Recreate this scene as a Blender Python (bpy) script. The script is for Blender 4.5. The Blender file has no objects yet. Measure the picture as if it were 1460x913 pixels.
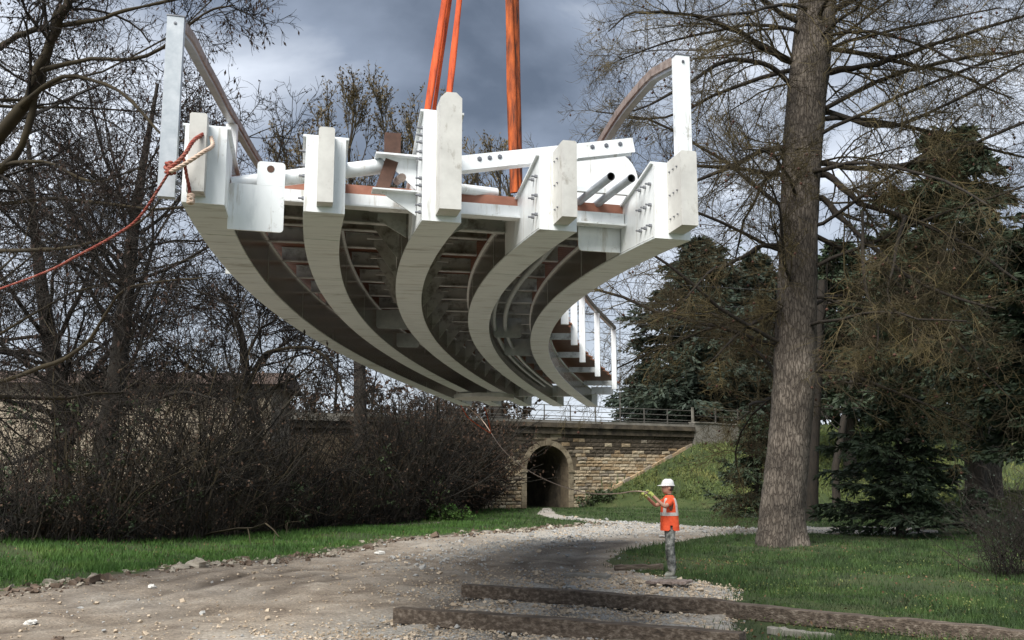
import bpy, math, random
import numpy as np
from mathutils import Vector, Matrix

random.seed(7)
rng = np.random.default_rng(7)
C = bpy.context.scene.collection
SC = bpy.context.scene

# ------------------------------------------------------------------ camera
F = 1420.0                       # focal length in pixels of a 1460 x 913 picture
PITCH = math.atan((683 - 456.5) / F)
CAMZ = 1.85
cam = bpy.data.cameras.new('camera')
cam.sensor_width = 36.0
cam.lens = F / 1460 * 36
cam.clip_end = 3000
cam.clip_start = 0.1
camo = bpy.data.objects.new('camera', cam)
C.objects.link(camo)
camo.location = (0, 0, CAMZ)
camo.rotation_euler = (math.pi / 2 + PITCH, 0, 0)
SC.camera = camo

# ------------------------------------------------------------------ light
SUN_ELEV = math.radians(49)
SUN_AZ = math.radians(211)       # compass bearing of the sun, 0 = +Y, clockwise: behind the camera on the left
world = bpy.data.worlds.new('World')
SC.world = world
world.use_nodes = True
wt = world.node_tree
wt.nodes.clear()
def wn(t, **k):
    n = wt.nodes.new(t)
    for a, b in k.items():
        setattr(n, a, b)
    return n
sky = wn('ShaderNodeTexSky', sky_type='NISHITA', sun_disc=False, sun_elevation=SUN_ELEV, sun_rotation=SUN_AZ)
tc = wn('ShaderNodeTexCoord')
mp = wn('ShaderNodeMapping')
mp.inputs['Scale'].default_value = (1.0, 1.0, 2.0)
mp.inputs['Location'].default_value = (8.62, 4.62, 1.8)
wt.links.new(tc.outputs['Generated'], mp.inputs['Vector'])
n1 = wn('ShaderNodeTexNoise'); n1.inputs['Scale'].default_value = 2.3; n1.inputs['Detail'].default_value = 8; n1.inputs['Roughness'].default_value = 0.5; n1.inputs['Distortion'].default_value = 0.25
wt.links.new(mp.outputs[0], n1.inputs['Vector'])
r1 = wn('ShaderNodeValToRGB')
r1.color_ramp.elements[0].position = 0.38; r1.color_ramp.elements[0].color = (0.6, 0.73, 0.96, 1)
r1.color_ramp.elements[1].position = 0.65; r1.color_ramp.elements[1].color = (5.0, 5.3, 5.8, 1)
e = r1.color_ramp.elements.new(0.505); e.color = (1.5, 1.75, 2.2, 1)
wt.links.new(n1.outputs['Fac'], r1.inputs[0])
sep = wn('ShaderNodeSeparateXYZ'); wt.links.new(tc.outputs['Generated'], sep.inputs[0])
mr = wn('ShaderNodeMapRange'); mr.inputs['From Min'].default_value = 0.02; mr.inputs['From Max'].default_value = 0.26; mr.inputs['To Min'].default_value = 0.9; mr.inputs['To Max'].default_value = 0.0
wt.links.new(sep.outputs['Z'], mr.inputs['Value'])
hz = wn('ShaderNodeMix', data_type='RGBA'); hz.inputs['B'].default_value = (4.4, 4.7, 5.2, 1)
wt.links.new(mr.outputs[0], hz.inputs['Factor']); wt.links.new(r1.outputs[0], hz.inputs['A'])
mx = wn('ShaderNodeMix', data_type='RGBA'); mx.inputs['Factor'].default_value = 0.9
wt.links.new(sky.outputs[0], mx.inputs['A']); wt.links.new(hz.outputs['Result'], mx.inputs['B'])
bg = wn('ShaderNodeBackground'); bg.inputs['Strength'].default_value = 0.1
wo = wn('ShaderNodeOutputWorld')
wt.links.new(mx.outputs['Result'], bg.inputs['Color']); wt.links.new(bg.outputs[0], wo.inputs[0])

sun = bpy.data.lights.new('sun', 'SUN')
sun.energy = 2.9; sun.angle = math.radians(38); sun.color = (1.0, 0.965, 0.91)
suno = bpy.data.objects.new('sun', sun); C.objects.link(suno)
sd = Vector((math.sin(SUN_AZ) * math.cos(SUN_ELEV), math.cos(SUN_AZ) * math.cos(SUN_ELEV), math.sin(SUN_ELEV)))
suno.rotation_euler = sd.to_track_quat('Z', 'Y').to_euler()
suno.location = sd * 60

SC.view_settings.view_transform = 'Standard'
SC.view_settings.look = 'None'
SC.view_settings.exposure = 1.08
SC.view_settings.gamma = 1.0
SC.cycles.max_bounces = 6
SC.cycles.diffuse_bounces = 3
SC.cycles.glossy_bounces = 3
SC.cycles.transparent_max_bounces = 4

# ------------------------------------------------------------------ helpers
def ray(px, py):
    u = (px - 730) / F; v = (456.5 - py) / F
    d = np.array([u, math.cos(PITCH) - v * math.sin(PITCH), math.sin(PITCH) + v * math.cos(PITCH)])
    return d / d[1]
def at(px, py, Y):
    d = ray(px, py) * Y
    return np.array([d[0], Y, d[2] + CAMZ])

def link(o, parent=None):
    C.objects.link(o)
    if parent is not None:
        o.parent = parent
    return o
def tag(o, label=None, cat=None, group=None, kind=None):
    if label: o['label'] = label
    if cat: o['category'] = cat
    if group: o['group'] = group
    if kind: o['kind'] = kind
    return o
def empty(name, label, cat, group=None, loc=(0, 0, 0), rz=0):
    o = bpy.data.objects.new(name, None)
    o.empty_display_size = 0.3
    o.location = tuple(float(v) for v in loc); o.rotation_euler = (0, 0, rz)
    C.objects.link(o)
    return tag(o, label, cat, group)

class MB:
    """collects vertices and faces; build() links them as one mesh object"""
    def __init__(s): s.v = []; s.f = []; s.n = 0; s.m = []
    def add(s, V, Fc, mi=0):
        V = np.asarray(V, float).reshape(-1, 3)
        s.v.append(V)
        s.f.append((np.asarray(Fc, int) + s.n)); s.m.append(np.full(len(Fc), mi)); s.n += len(V)
        return s
    def box(s, a, b, mi=0):
        x0, y0, z0 = a; x1, y1, z1 = b
        V = [(x0,y0,z0),(x1,y0,z0),(x1,y1,z0),(x0,y1,z0),(x0,y0,z1),(x1,y0,z1),(x1,y1,z1),(x0,y1,z1)]
        return s.hexa(V, mi)
    def hexa(s, V, mi=0):
        return s.add(V, [(0,3,2,1),(4,5,6,7),(0,1,5,4),(1,2,6,5),(2,3,7,6),(3,0,4,7)], mi)
    def bar(s, p, q, w, h, up=(0, 0, 1), mi=0):
        p = np.asarray(p, float); q = np.asarray(q, float)
        t = q - p; t /= np.linalg.norm(t)
        r = np.cross(t, up); r /= np.linalg.norm(r); u = np.cross(r, t)
        V = [c + r * a * w / 2 + u * b * h / 2 for c in (p, q) for a, b in ((-1,-1),(1,-1),(1,1),(-1,1))]
        return s.add(V, [(0,1,2,3),(7,6,5,4),(0,4,5,1),(1,5,6,2),(2,6,7,3),(3,7,4,0)], mi)
    def tube(s, P, R, k=8, cap=True, mi=0):
        P = np.asarray(P, float); R = np.broadcast_to(np.asarray(R, float), (len(P),))
        V, Fc = tube_arrays(P[None], R[None], k)
        base = s.n
        s.add(V, Fc, mi)
        if cap:
            n = len(P)
            c0 = [P[0]]; c1 = [P[-1]]
            ring0 = V[:k]; ring1 = V[(n-1)*k:n*k]
            s.add(np.vstack([ring0, c0]), [(i, (i+1) % k, k, k) for i in range(k)], mi)
            s.add(np.vstack([ring1, c1]), [((i+1) % k, i, k, k) for i in range(k)], mi)
        return s
    def prism(s, poly, axis0, axis1, origin, n0, n1, mi=0):
        """polygon (a,b) in the plane origin + a*axis0 + b*axis1, extruded from n0 to n1 (vectors)"""
        o = np.asarray(origin, float); A = np.asarray(axis0, float); B = np.asarray(axis1, float)
        P = [o + a * A + b * B for a, b in poly]
        k = len(P)
        V = [p + n0 for p in P] + [p + n1 for p in P]
        c0 = np.mean(V[:k], axis=0); c1 = np.mean(V[k:], axis=0)
        V += [c0, c1]
        Fc = [(i, (i+1) % k, k + (i+1) % k, k + i) for i in range(k)]
        Fc += [((i+1) % k, i, 2*k, 2*k) for i in range(k)] + [(k + i, k + (i+1) % k, 2*k+1, 2*k+1) for i in range(k)]
        return s.add(V, Fc, mi)
    def mesh(s, name, mats, smooth=False):
        V = np.vstack(s.v); 
        Fq = np.vstack([f if f.shape[1] == 4 else np.hstack([f, f[:, -1:]]) for f in s.f])
        M = np.concatenate(s.m)
        return quads_mesh(name, V, Fq, mats, smooth, M)
    def build(s, name, mats, parent=None, smooth=False):
        o = bpy.data.objects.new(name, s.mesh(name, mats, smooth))
        return link(o, parent)

def quads_mesh(name, V, Fq, mats, smooth=False, M=None):
    """faces (a,b,c,d); a face with c == d is a triangle"""
    me = bpy.data.meshes.new(name)
    tri = Fq[:, 2] == Fq[:, 3]
    cnt = np.where(tri, 3, 4)
    keep = np.ones(Fq.shape, bool); keep[tri, 3] = False
    idx = Fq[keep]
    me.vertices.add(len(V)); me.vertices.foreach_set('co', V.astype(np.float32).ravel())
    me.loops.add(len(idx)); me.loops.foreach_set('vertex_index', idx.astype(np.int32))
    me.polygons.add(len(Fq))
    st = np.concatenate([[0], np.cumsum(cnt)[:-1]])
    me.polygons.foreach_set('loop_start', st.astype(np.int32))
    if not isinstance(mats, (list, tuple)): mats = [mats]
    for m in mats: me.materials.append(m)
    if M is not None: me.polygons.foreach_set('material_index', M.astype(np.int32))
    me.polygons.foreach_set('use_smooth', np.full(len(Fq), smooth))
    me.update(calc_edges=True)
    return me

def tube_arrays(P, R, k=3):
    """P (m,n,3), R (m,n) -> vertices, quads"""
    m, n, _ = P.shape
    T = np.empty_like(P); T[:, 1:-1] = P[:, 2:] - P[:, :-2]; T[:, 0] = P[:, 1] - P[:, 0]; T[:, -1] = P[:, -1] - P[:, -2]
    T /= np.linalg.norm(T, axis=2, keepdims=True) + 1e-9
    t0 = P[:, -1] - P[:, 0]
    ref = np.where((np.abs(t0[:, 2]) > 0.8 * np.linalg.norm(t0, axis=1))[:, None], np.array([1.0, 0.13, 0]), np.array([0.05, 0.1, 1.0]))
    A = np.cross(T, ref[:, None, :]); A /= np.linalg.norm(A, axis=2, keepdims=True) + 1e-9
    B = np.cross(T, A)
    a = np.arange(k) * 2 * math.pi / k
    ring = P[:, :, None, :] + R[:, :, None, None] * (A[:, :, None, :] * np.cos(a)[None, None, :, None] + B[:, :, None, :] * np.sin(a)[None, None, :, None])
    V = ring.reshape(-1, 3)
    i = np.arange(k); j = (i + 1) % k
    base = (np.arange(m)[:, None] * n + np.arange(n - 1)[None, :]).reshape(-1) * k
    q = np.stack([i, j, j + k, i + k], 1)
    Fq = (base[:, None, None] + q[None]).reshape(-1, 4)
    return V, Fq

def tubes(mb, polys, k=3, mi=0):
    by = {}
    for P, R in polys: by.setdefault(len(P), []).append((P, R))
    for n, L in by.items():
        V, Fq = tube_arrays(np.array([p for p, _ in L]), np.array([r for _, r in L]), k)
        mb.add(V, Fq, mi)

def rot_about(v, axis, ang):
    c, s_ = math.cos(ang), math.sin(ang)
    return v * c + np.cross(axis, v) * s_ + axis * np.dot(axis, v) * (1 - c)

# ------------------------------------------------------------------ materials
def new_mat(name):
    m = bpy.data.materials.new(name); m.use_nodes = True
    nt = m.node_tree; b = nt.nodes['Principled BSDF']
    return m, nt, b
def noise_mat(name, cols, scale=4, rough=0.7, metal=0.0, bump=0.0, stretch=(1, 1, 1), detail=6, pos=None, bscale=None, rough2=None, bdist=0.02, obj=True, distort=0.0):
    m, nt, b = new_mat(name)
    t = nt.nodes.new('ShaderNodeTexCoord'); mpn = nt.nodes.new('ShaderNodeMapping')
    mpn.inputs['Scale'].default_value = stretch
    nt.links.new(t.outputs['Object'], mpn.inputs[0])
    n = nt.nodes.new('ShaderNodeTexNoise'); n.inputs['Scale'].default_value = scale; n.inputs['Detail'].default_value = detail; n.inputs['Distortion'].default_value = distort
    n.inputs['Roughness'].default_value = 0.62
    nt.links.new(mpn.outputs[0], n.inputs['Vector'])
    r = nt.nodes.new('ShaderNodeValToRGB')
    els = r.color_ramp.elements
    k = len(cols); ps = pos or [0.3 + 0.4 * i / max(k - 1, 1) for i in range(k)]
    els[0].position = ps[0]; els[0].color = (*cols[0], 1)
    els[1].position = ps[-1]; els[1].color = (*cols[-1], 1)
    for i in range(1, k - 1):
        e = els.new(ps[i]); e.color = (*cols[i], 1)
    nt.links.new(n.outputs['Fac'], r.inputs[0]); nt.links.new(r.outputs[0], b.inputs['Base Color'])
    b.inputs['Roughness'].default_value = rough; b.inputs['Metallic'].default_value = metal
    if rough2 is not None:
        mrn = nt.nodes.new('ShaderNodeMapRange'); mrn.inputs['To Min'].default_value = rough; mrn.inputs['To Max'].default_value = rough2
        nt.links.new(n.outputs['Fac'], mrn.inputs[0]); nt.links.new(mrn.outputs[0], b.inputs['Roughness'])
    if bump:
        n2 = nt.nodes.new('ShaderNodeTexNoise'); n2.inputs['Scale'].default_value = bscale or scale * 3; n2.inputs['Detail'].default_value = 6
        nt.links.new(mpn.outputs[0], n2.inputs['Vector'])
        bp = nt.nodes.new('ShaderNodeBump'); bp.inputs['Strength'].default_value = bump; bp.inputs['Distance'].default_value = bdist
        nt.links.new(n2.outputs['Fac'], bp.inputs['Height']); nt.links.new(bp.outputs[0], b.inputs['Normal'])
    return m

M = {}
M['white_paint'] = noise_mat('white_paint', [(0.6, 0.64, 0.66), (0.8, 0.83, 0.84), (0.85, 0.88, 0.89)], scale=3.5, rough=0.3, rough2=.45, bump=0.03, stretch=(2.2, 2.2, .6), pos=[.22, .42, .6])
M['flange'] = noise_mat('soffit_paint', [(0.55, 0.6, 0.62), (0.77, 0.82, 0.84), (0.84, 0.89, 0.9)], scale=3.0, rough=0.3, stretch=(0.6, 4.5, 1), bump=0.05, pos=[0.25, 0.45, 0.7])
M['web'] = noise_mat('web_steel', [(0.3600, 0.3384, 0.3096), (0.5040, 0.4824, 0.4464)], scale=1.4, rough=0.14, metal=0.9, stretch=(1, 1, 0.3), rough2=0.34, bump=0.01)
M['splice'] = noise_mat('splice_primer', [(0.5, 0.49, 0.46), (0.66, 0.65, 0.61)], scale=5, rough=0.6, bump=0.03)
M['galv'] = noise_mat('galvanised', [(0.38, 0.42, 0.45), (0.55, 0.58, 0.6)], scale=9, rough=0.4, metal=0.5)
M['steel_dark'] = noise_mat('bolt_steel', [(0.12, 0.12, 0.13), (0.35, 0.36, 0.38)], scale=20, rough=0.4, metal=0.8)
M['beam'] = noise_mat('cross_beam_paint', [(0.4, 0.42, 0.42), (0.6, 0.62, 0.6)], scale=3, rough=0.45)
M['deck'] = noise_mat('deck_wood', [(0.1300, 0.0520, 0.0260), (0.2730, 0.1105, 0.0553)], scale=3, rough=0.6, stretch=(0.6, 8, 8), bump=0.1)
M['fascia'] = noise_mat('fascia_wood', [(0.26, 0.1, 0.06), (0.4, 0.18, 0.12)], scale=6, rough=0.6)
M['rail_wood'] = noise_mat('rail_wood', [(0.1, 0.075, 0.06), (0.26, 0.2, 0.17), (0.36, 0.31, 0.28)], scale=6, rough=0.5, stretch=(2, 2, 2), bump=0.1)
M['pack_wood'] = noise_mat('packing_wood', [(0.05, 0.025, 0.018), (0.12, 0.06, 0.04)], scale=8, rough=0.8)
M['sling'] = noise_mat('orange_sling', [(0.2, 0.028, 0.008), (0.58, 0.08, 0.014), (0.78, 0.13, 0.025)], scale=6, rough=0.75, stretch=(4, 4, .6), bump=0.2)
M['sling_worn'] = noise_mat('worn_sling', [(0.06, 0.02, 0.01), (0.34, 0.07, 0.015), (0.6, 0.13, 0.025)], scale=5, rough=0.8, stretch=(4, 4, .7), bump=0.2, pos=[0.35, 0.5, 0.65])
M['rope'] = noise_mat('red_rope', [(0.13, 0.018, 0.012), (0.28, 0.06, 0.04), (0.32, 0.16, 0.12)], scale=14, rough=0.8)
M['rope_pale'] = noise_mat('pale_rope', [(0.5, 0.34, 0.25), (0.62, 0.5, 0.4)], scale=30, rough=0.8)
def bark_mat(name, cracks, lo, mid, hi, k=8.0):
    m, nt, b = new_mat(name); L_ = nt.links.new
    t = nt.nodes.new('ShaderNodeTexCoord'); mpn = nt.nodes.new('ShaderNodeMapping'); mpn.inputs['Scale'].default_value = (k, k, k * .22); L_(t.outputs['Object'], mpn.inputs[0])
    wn_ = nt.nodes.new('ShaderNodeTexNoise'); wn_.inputs['Scale'].default_value = 1.5; wn_.inputs['Detail'].default_value = 5; L_(mpn.outputs[0], wn_.inputs['Vector'])
    ad = nt.nodes.new('ShaderNodeVectorMath'); ad.operation = 'MULTIPLY_ADD'; ad.inputs[1].default_value = (1.1, 1.1, 1.1); L_(wn_.outputs['Color'], ad.inputs[0]); L_(mpn.outputs[0], ad.inputs[2])
    v = nt.nodes.new('ShaderNodeTexVoronoi'); v.feature = 'DISTANCE_TO_EDGE'; v.inputs['Scale'].default_value = 1.0; L_(ad.outputs[0], v.inputs['Vector'])
    rp_ = nt.nodes.new('ShaderNodeValToRGB'); e = rp_.color_ramp.elements; e[0].position = 0.0; e[0].color = (*cracks, 1); e[1].position = .16; e[1].color = (1, 1, 1, 1); L_(v.outputs['Distance'], rp_.inputs[0])
    n = nt.nodes.new('ShaderNodeTexNoise'); n.inputs['Scale'].default_value = 1.1; n.inputs['Detail'].default_value = 9; n.inputs['Roughness'].default_value = .7; L_(t.outputs['Object'], n.inputs['Vector'])
    rc = nt.nodes.new('ShaderNodeValToRGB'); e = rc.color_ramp.elements; e[0].position = .3; e[0].color = (*lo, 1); e[1].position = .72; e[1].color = (*hi, 1); q = e.new(.5); q.color = (*mid, 1); L_(n.outputs['Fac'], rc.inputs[0])
    mm = nt.nodes.new('ShaderNodeMix'); mm.data_type = 'RGBA'; mm.blend_type = 'MULTIPLY'; mm.inputs['Factor'].default_value = 1; L_(rc.outputs[0], mm.inputs['A']); L_(rp_.outputs[0], mm.inputs['B']); L_(mm.outputs['Result'], b.inputs['Base Color'])
    b.inputs['Roughness'].default_value = .95
    fn = nt.nodes.new('ShaderNodeTexNoise'); fn.inputs['Scale'].default_value = 4; fn.inputs['Detail'].default_value = 6; L_(mpn.outputs[0], fn.inputs['Vector'])
    hh = nt.nodes.new('ShaderNodeMath'); hh.operation = 'MULTIPLY_ADD'; hh.inputs[1].default_value = .5; L_(fn.outputs['Fac'], hh.inputs[0]); L_(rp_.outputs[0], hh.inputs[2])
    bp = nt.nodes.new('ShaderNodeBump'); bp.inputs['Strength'].default_value = 1; bp.inputs['Distance'].default_value = .035; L_(hh.outputs[0], bp.inputs['Height']); L_(bp.outputs[0], b.inputs['Normal']); return m
M['bark_plane'] = bark_mat('plane_bark', (.42, .39, .37), (0.042, 0.034, 0.027), (0.12, 0.1, 0.08), (0.3, 0.255, 0.21), 13)
M['bark_dark'] = noise_mat('dark_bark', [(0.0122, 0.0098, 0.0073), (0.0347, 0.0265, 0.0184)], scale=5, rough=0.9, stretch=(2, 2, .5), bump=0.6, bscale=10, bdist=0.04)
M['bark_gold'] = noise_mat('lichen_bark', [(0.0205, 0.0146, 0.0073), (0.0497, 0.0366, 0.0146)], scale=3, rough=0.9)
M['twig'] = noise_mat('twig_bark', [(0.0086, 0.0064, 0.0046), (0.0230, 0.0167, 0.0109)], scale=1.5, rough=0.9)
M['twig_gold'] = noise_mat('yellow_twig_bark', [(0.018, 0.014, 0.008), (0.055, 0.042, 0.018), (0.15, 0.115, 0.045)], scale=0.8, rough=0.9)
M['catkin'] = noise_mat('catkin', [(0.0147, 0.0084, 0.0059), (0.0420, 0.0210, 0.0126)], scale=2, rough=0.9)
M['bud'] = noise_mat('bud', [(0.0720, 0.0480, 0.0200), (0.1520, 0.1120, 0.0480)], scale=1, rough=0.8)
M['seed'] = noise_mat('seed_ball', [(0.0490, 0.0210, 0.0140), (0.0980, 0.0420, 0.0245)], scale=9, rough=0.9)
M['needle'] = noise_mat('dark_needles', [(0.0112, 0.0206, 0.0094), (0.0281, 0.0469, 0.0206), (0.0469, 0.0703, 0.0329)], scale=0.7, rough=0.7)
M['needle_blue'] = noise_mat('cedar_needles', [(0.0136, 0.0218, 0.0150), (0.0306, 0.0476, 0.0306), (0.0510, 0.0680, 0.0408)], scale=0.6, rough=0.7)
M['litter'] = noise_mat('leaf_litter', [(0.06, 0.035, 0.018), (0.2, 0.12, 0.06)], scale=6, rough=.9)
M['thicket'] = noise_mat('thicket_stems', [(0.0055, 0.0049, 0.0035), (0.0106, 0.0084, 0.0060), (0.0265, 0.0209, 0.0136), (0.0454, 0.0379, 0.0209)], scale=0.9, rough=0.9)
M['dead_leaf'] = noise_mat('dead_leaves', [(0.0263, 0.0165, 0.0105), (0.0900, 0.0488, 0.0263)], scale=1.5, rough=0.9)
M['ivy'] = noise_mat('ivy_leaves', [(0.015, 0.03, 0.008), (0.05, 0.08, 0.02)], scale=1.5, rough=0.6)
M['grass'] = noise_mat('grass_blades', [(0.0198, 0.0591, 0.0079), (0.0493, 0.1282, 0.0147), (0.0986, 0.1676, 0.0296)], scale=0.6, rough=0.7, detail=10)
M['grass_bank'] = noise_mat('bank_grass', [(0.0338, 0.0591, 0.0135), (0.1013, 0.1350, 0.0304), (0.2025, 0.2025, 0.0591)], scale=0.5, rough=0.7, detail=10)
M['stone'] = noise_mat('limestone', [(0.2080, 0.1560, 0.0975), (0.4420, 0.3510, 0.2210), (0.5980, 0.4940, 0.3380)], scale=2.5, rough=0.9, bump=0.6, bscale=9)
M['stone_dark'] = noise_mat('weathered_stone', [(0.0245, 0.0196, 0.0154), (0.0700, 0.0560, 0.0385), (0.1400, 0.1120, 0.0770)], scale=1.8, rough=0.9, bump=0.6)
M['mortar'] = noise_mat('mortar', [(0.08, 0.06, 0.04), (0.16, 0.125, 0.08)], scale=3, rough=0.95)
M['concrete'] = noise_mat('concrete', [(0.1360, 0.1275, 0.1020), (0.2805, 0.2635, 0.2295)], scale=1.6, rough=0.9, bump=0.3)
M['rail_metal'] = noise_mat('rail_metal', [(0.0960, 0.0900, 0.0780), (0.1920, 0.1800, 0.1620)], scale=6, rough=0.6, metal=0.3)
M['wire'] = noise_mat('wire', [(0.05, 0.05, 0.05), (0.09, 0.09, 0.09)], scale=3, rough=0.6)
M['timber'] = noise_mat('old_timber', [(0.03, 0.022, 0.016), (0.1, 0.075, 0.055), (0.24, 0.2, 0.16)], scale=3.5, rough=0.9, stretch=(0.6, 6, 6), bump=1.0, bscale=9, pos=[0.3, 0.5, 0.7])
M['rock'] = noise_mat('rock', [(0.22, 0.19, 0.15), (0.42, 0.38, 0.31)], scale=4, rough=0.95, bump=0.5)
M['rock_blue'] = noise_mat('blue_gravel', [(0.22, 0.22, 0.215), (0.46, 0.46, 0.44)], scale=4, rough=0.95)
M['rock_tan'] = noise_mat('tan_gravel', [(0.2530, 0.1898, 0.1265), (0.6325, 0.5313, 0.4048)], scale=2, rough=0.95)
M['soil'] = noise_mat('soil_clod', [(0.07, 0.05, 0.035), (0.18, 0.13, 0.095)], scale=4, rough=0.95)
M['wall_pale'] = noise_mat('pale_render', [(0.3, 0.25, 0.18), (0.5, 0.43, 0.33)], scale=0.8, rough=0.9)
M['roof_dark'] = noise_mat('roof_tiles', [(0.06, 0.04, 0.03), (0.12, 0.08, 0.06)], scale=1, rough=0.9)
M['skin'] = noise_mat('skin', [(0.42, 0.22, 0.15), (0.52, 0.3, 0.21)], scale=8, rough=0.55)
M['vest'] = noise_mat('orange_vest', [(0.78, 0.075, 0.02), (0.95, 0.13, 0.04)], scale=7, rough=0.7, bump=0.5, bscale=12, bdist=0.03)
M['band'] = noise_mat('reflective_band', [(0.5, 0.47, 0.44), (0.7, 0.66, 0.62)], scale=20, rough=0.35)
M['camo'] = noise_mat('grey_trousers', [(0.035, 0.038, 0.035), (0.15, 0.155, 0.14), (0.36, 0.36, 0.33)], scale=9, rough=0.9, bump=0.5, bscale=14, bdist=0.03, pos=[0.38, 0.5, 0.62])
M['boot'] = noise_mat('muddy_boot', [(0.16, 0.16, 0.13), (0.32, 0.33, 0.28)], scale=12, rough=0.7)
M['helmet'] = noise_mat('helmet_white', [(0.72, 0.72, 0.7), (0.82, 0.82, 0.8)], scale=6, rough=0.25)
M['hair'] = noise_mat('dark_hair', [(0.02, 0.014, 0.01), (0.05, 0.035, 0.025)], scale=40, rough=0.8)
M['shirt'] = noise_mat('dark_shirt', [(0.02, 0.02, 0.025), (0.05, 0.05, 0.055)], scale=9, rough=0.9)
M['glove'] = noise_mat('yellow_glove', [(0.34, 0.4, 0.08), (0.5, 0.55, 0.16)], scale=12, rough=0.8)

def grime(mt, scale, stretch, lo, p0, p1, tint=(1, .95, .88)):
    nt_ = mt.node_tree; b = nt_.nodes['Principled BSDF']; src = b.inputs['Base Color'].links[0].from_socket
    t = nt_.nodes.new('ShaderNodeTexCoord'); mpn = nt_.nodes.new('ShaderNodeMapping'); mpn.inputs['Scale'].default_value = stretch; nt_.links.new(t.outputs['Object'], mpn.inputs[0])
    n = nt_.nodes.new('ShaderNodeTexNoise'); n.inputs['Scale'].default_value = scale; n.inputs['Detail'].default_value = 8; n.inputs['Roughness'].default_value = .68; nt_.links.new(mpn.outputs[0], n.inputs['Vector'])
    rp_ = nt_.nodes.new('ShaderNodeValToRGB'); e = rp_.color_ramp.elements; e[0].position = p0; e[0].color = (lo * tint[0], lo * tint[1], lo * tint[2], 1); e[1].position = p1; e[1].color = (1, 1, 1, 1); nt_.links.new(n.outputs['Fac'], rp_.inputs[0])
    m = nt_.nodes.new('ShaderNodeMix'); m.data_type = 'RGBA'; m.blend_type = 'MULTIPLY'; m.inputs['Factor'].default_value = 1
    nt_.links.new(src, m.inputs['A']); nt_.links.new(rp_.outputs[0], m.inputs['B']); nt_.links.new(m.outputs['Result'], b.inputs['Base Color'])
grime(M['white_paint'], 5, (1, 1, 1), .55, .30, .40); grime(M['white_paint'], 14, (1, 1, .12), .72, .34, .44)
grime(M['flange'], 4, (.4, 1.6, 1), .55, .33, .46); grime(M['splice'], 7, (1, 1, .6), .6, .32, .42); grime(M['beam'], 6, (1, 1, 1), .5, .36, .5)

# ------------------------------------------------------------------ terrain
WA = np.array([-1.8, 63.0]); WB = np.array([12.75, 71.0])          # front face of the stone bridge, on plan
WD = (WB - WA) / np.linalg.norm(WB - WA); WN = np.array([WD[1], -WD[0]])   # along the wall, and out of it towards the camera
WLEN = np.linalg.norm(WB - WA)
def uv_wall(x, y):
    dx = x - WA[0]; dy = y - WA[1]
    return dx * WD[0] + dy * WD[1], dx * WN[0] + dy * WN[1]
U0, U1 = 6.75, WLEN + 0.0
def sst(x, a, b):
    t = np.clip((x - a) / (b - a), 0, 1); return t * t * (3 - 2 * t)
def wob(x, y, k, s):
    return np.sin(x * k + s) * np.cos(y * k * 0.83 + s * 1.7) + 0.5 * np.sin(x * k * 2.3 + y * k * 1.9 + s)
def ground_z(x, y):
    x = np.asarray(x, float); y = np.asarray(y, float)
    u, v = uv_wall(x, y)
    H = np.clip((u - U0) / (U1 - U0), 0, 1) * 4.3 + sst(u, U1, U1 + 14) * 1.2
    vv = np.clip(v, 0, None)
    h = np.clip(H - vv * 0.36, 0, None)
    h = np.where(v < -0.2, np.where((u > 2.6) & (u < 6.7) & (v > -10), 0, 5.4 * sst(u, -9, -5)), h)
    h = np.where(v < -11, 5.4 * sst(u, -9, -5) * (1 - sst(-v, 11, 26)), h)
    h = h * (1 + sst(v, 1, 4) * (0.10 * wob(x, y, .55, 5) + .05 * wob(x, y, 1.4, 3)))
    z = h + 0.03 * wob(x, y, 0.5, 1.0) + 0.015 * wob(x, y, 1.9, 2.0)
    z = z + 0.10 * np.exp(-((x - 2.4) / 1.3) ** 2 - ((y - 16.6) / 1.5) ** 2)                # rubble heap by the timbers
    z = z + 0.25 * sst(-x, 8.5, 14) * sst(y, 10, 22)               # the verge on the left rises a little
    z = z + 0.9 * sst(x, 12, 30) * sst(y, 14, 50)
    z = z * np.where(v < -30, sst(-v, 200, 30) * 0 + 1, 1)
    return z
ROADL = [(-30, 6.0), (-14, 11.8), (-8.3, 16.2), (-7.2, 20.4), (-5.0, 24.6), (-3.6, 30.9), (-0.7, 35.8), (3.9, 41.8), (2.2, 47.5), (1.2, 53), (1.7, 60.5), (1.9, 66)]
ROADR = [(2.6, 66), (2.5, 60.8), (2.4, 54), (3.2, 49.0), (4.5, 45.6), (9.2, 39.2), (15.0, 38.5), (15.0, 35.0), (8.1, 34.0), (6.0, 32.2), (3.2, 27), (2.2, 23.0), (2.6, 20.8), (3.5, 18.8), (3.7, 16.8), (3.2, 14.8), (2.8, 12.6), (2.0, 11.0), (1.5, 6.0)]
ROAD = np.array(ROADL + ROADR)
def road_dist(x, y):
    """signed distance to the road outline: negative inside"""
    x = np.asarray(x, float).ravel(); y = np.asarray(y, float).ravel()
    d = np.full(x.shape, 1e9); inside = np.zeros(x.shape, bool)
    n = len(ROAD)
    for i in range(n):
        a = ROAD[i]; b = ROAD[(i + 1) % n]
        e = b - a; w0 = x - a[0]; w1 = y - a[1]
        t = np.clip((w0 * e[0] + w1 * e[1]) / (e @ e), 0, 1)
        d = np.minimum(d, np.hypot(w0 - t * e[0], w1 - t * e[1]))
        c = ((a[1] <= y) & (b[1] > y)) | ((b[1] <= y) & (a[1] > y))
        with np.errstate(divide='ignore', invalid='ignore'):
            xi = a[0] + (y - a[1]) * e[0] / (e[1] if e[1] != 0 else 1e-9)
        inside ^= c & (x < xi)
    return np.where(inside, -d, d)

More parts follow.
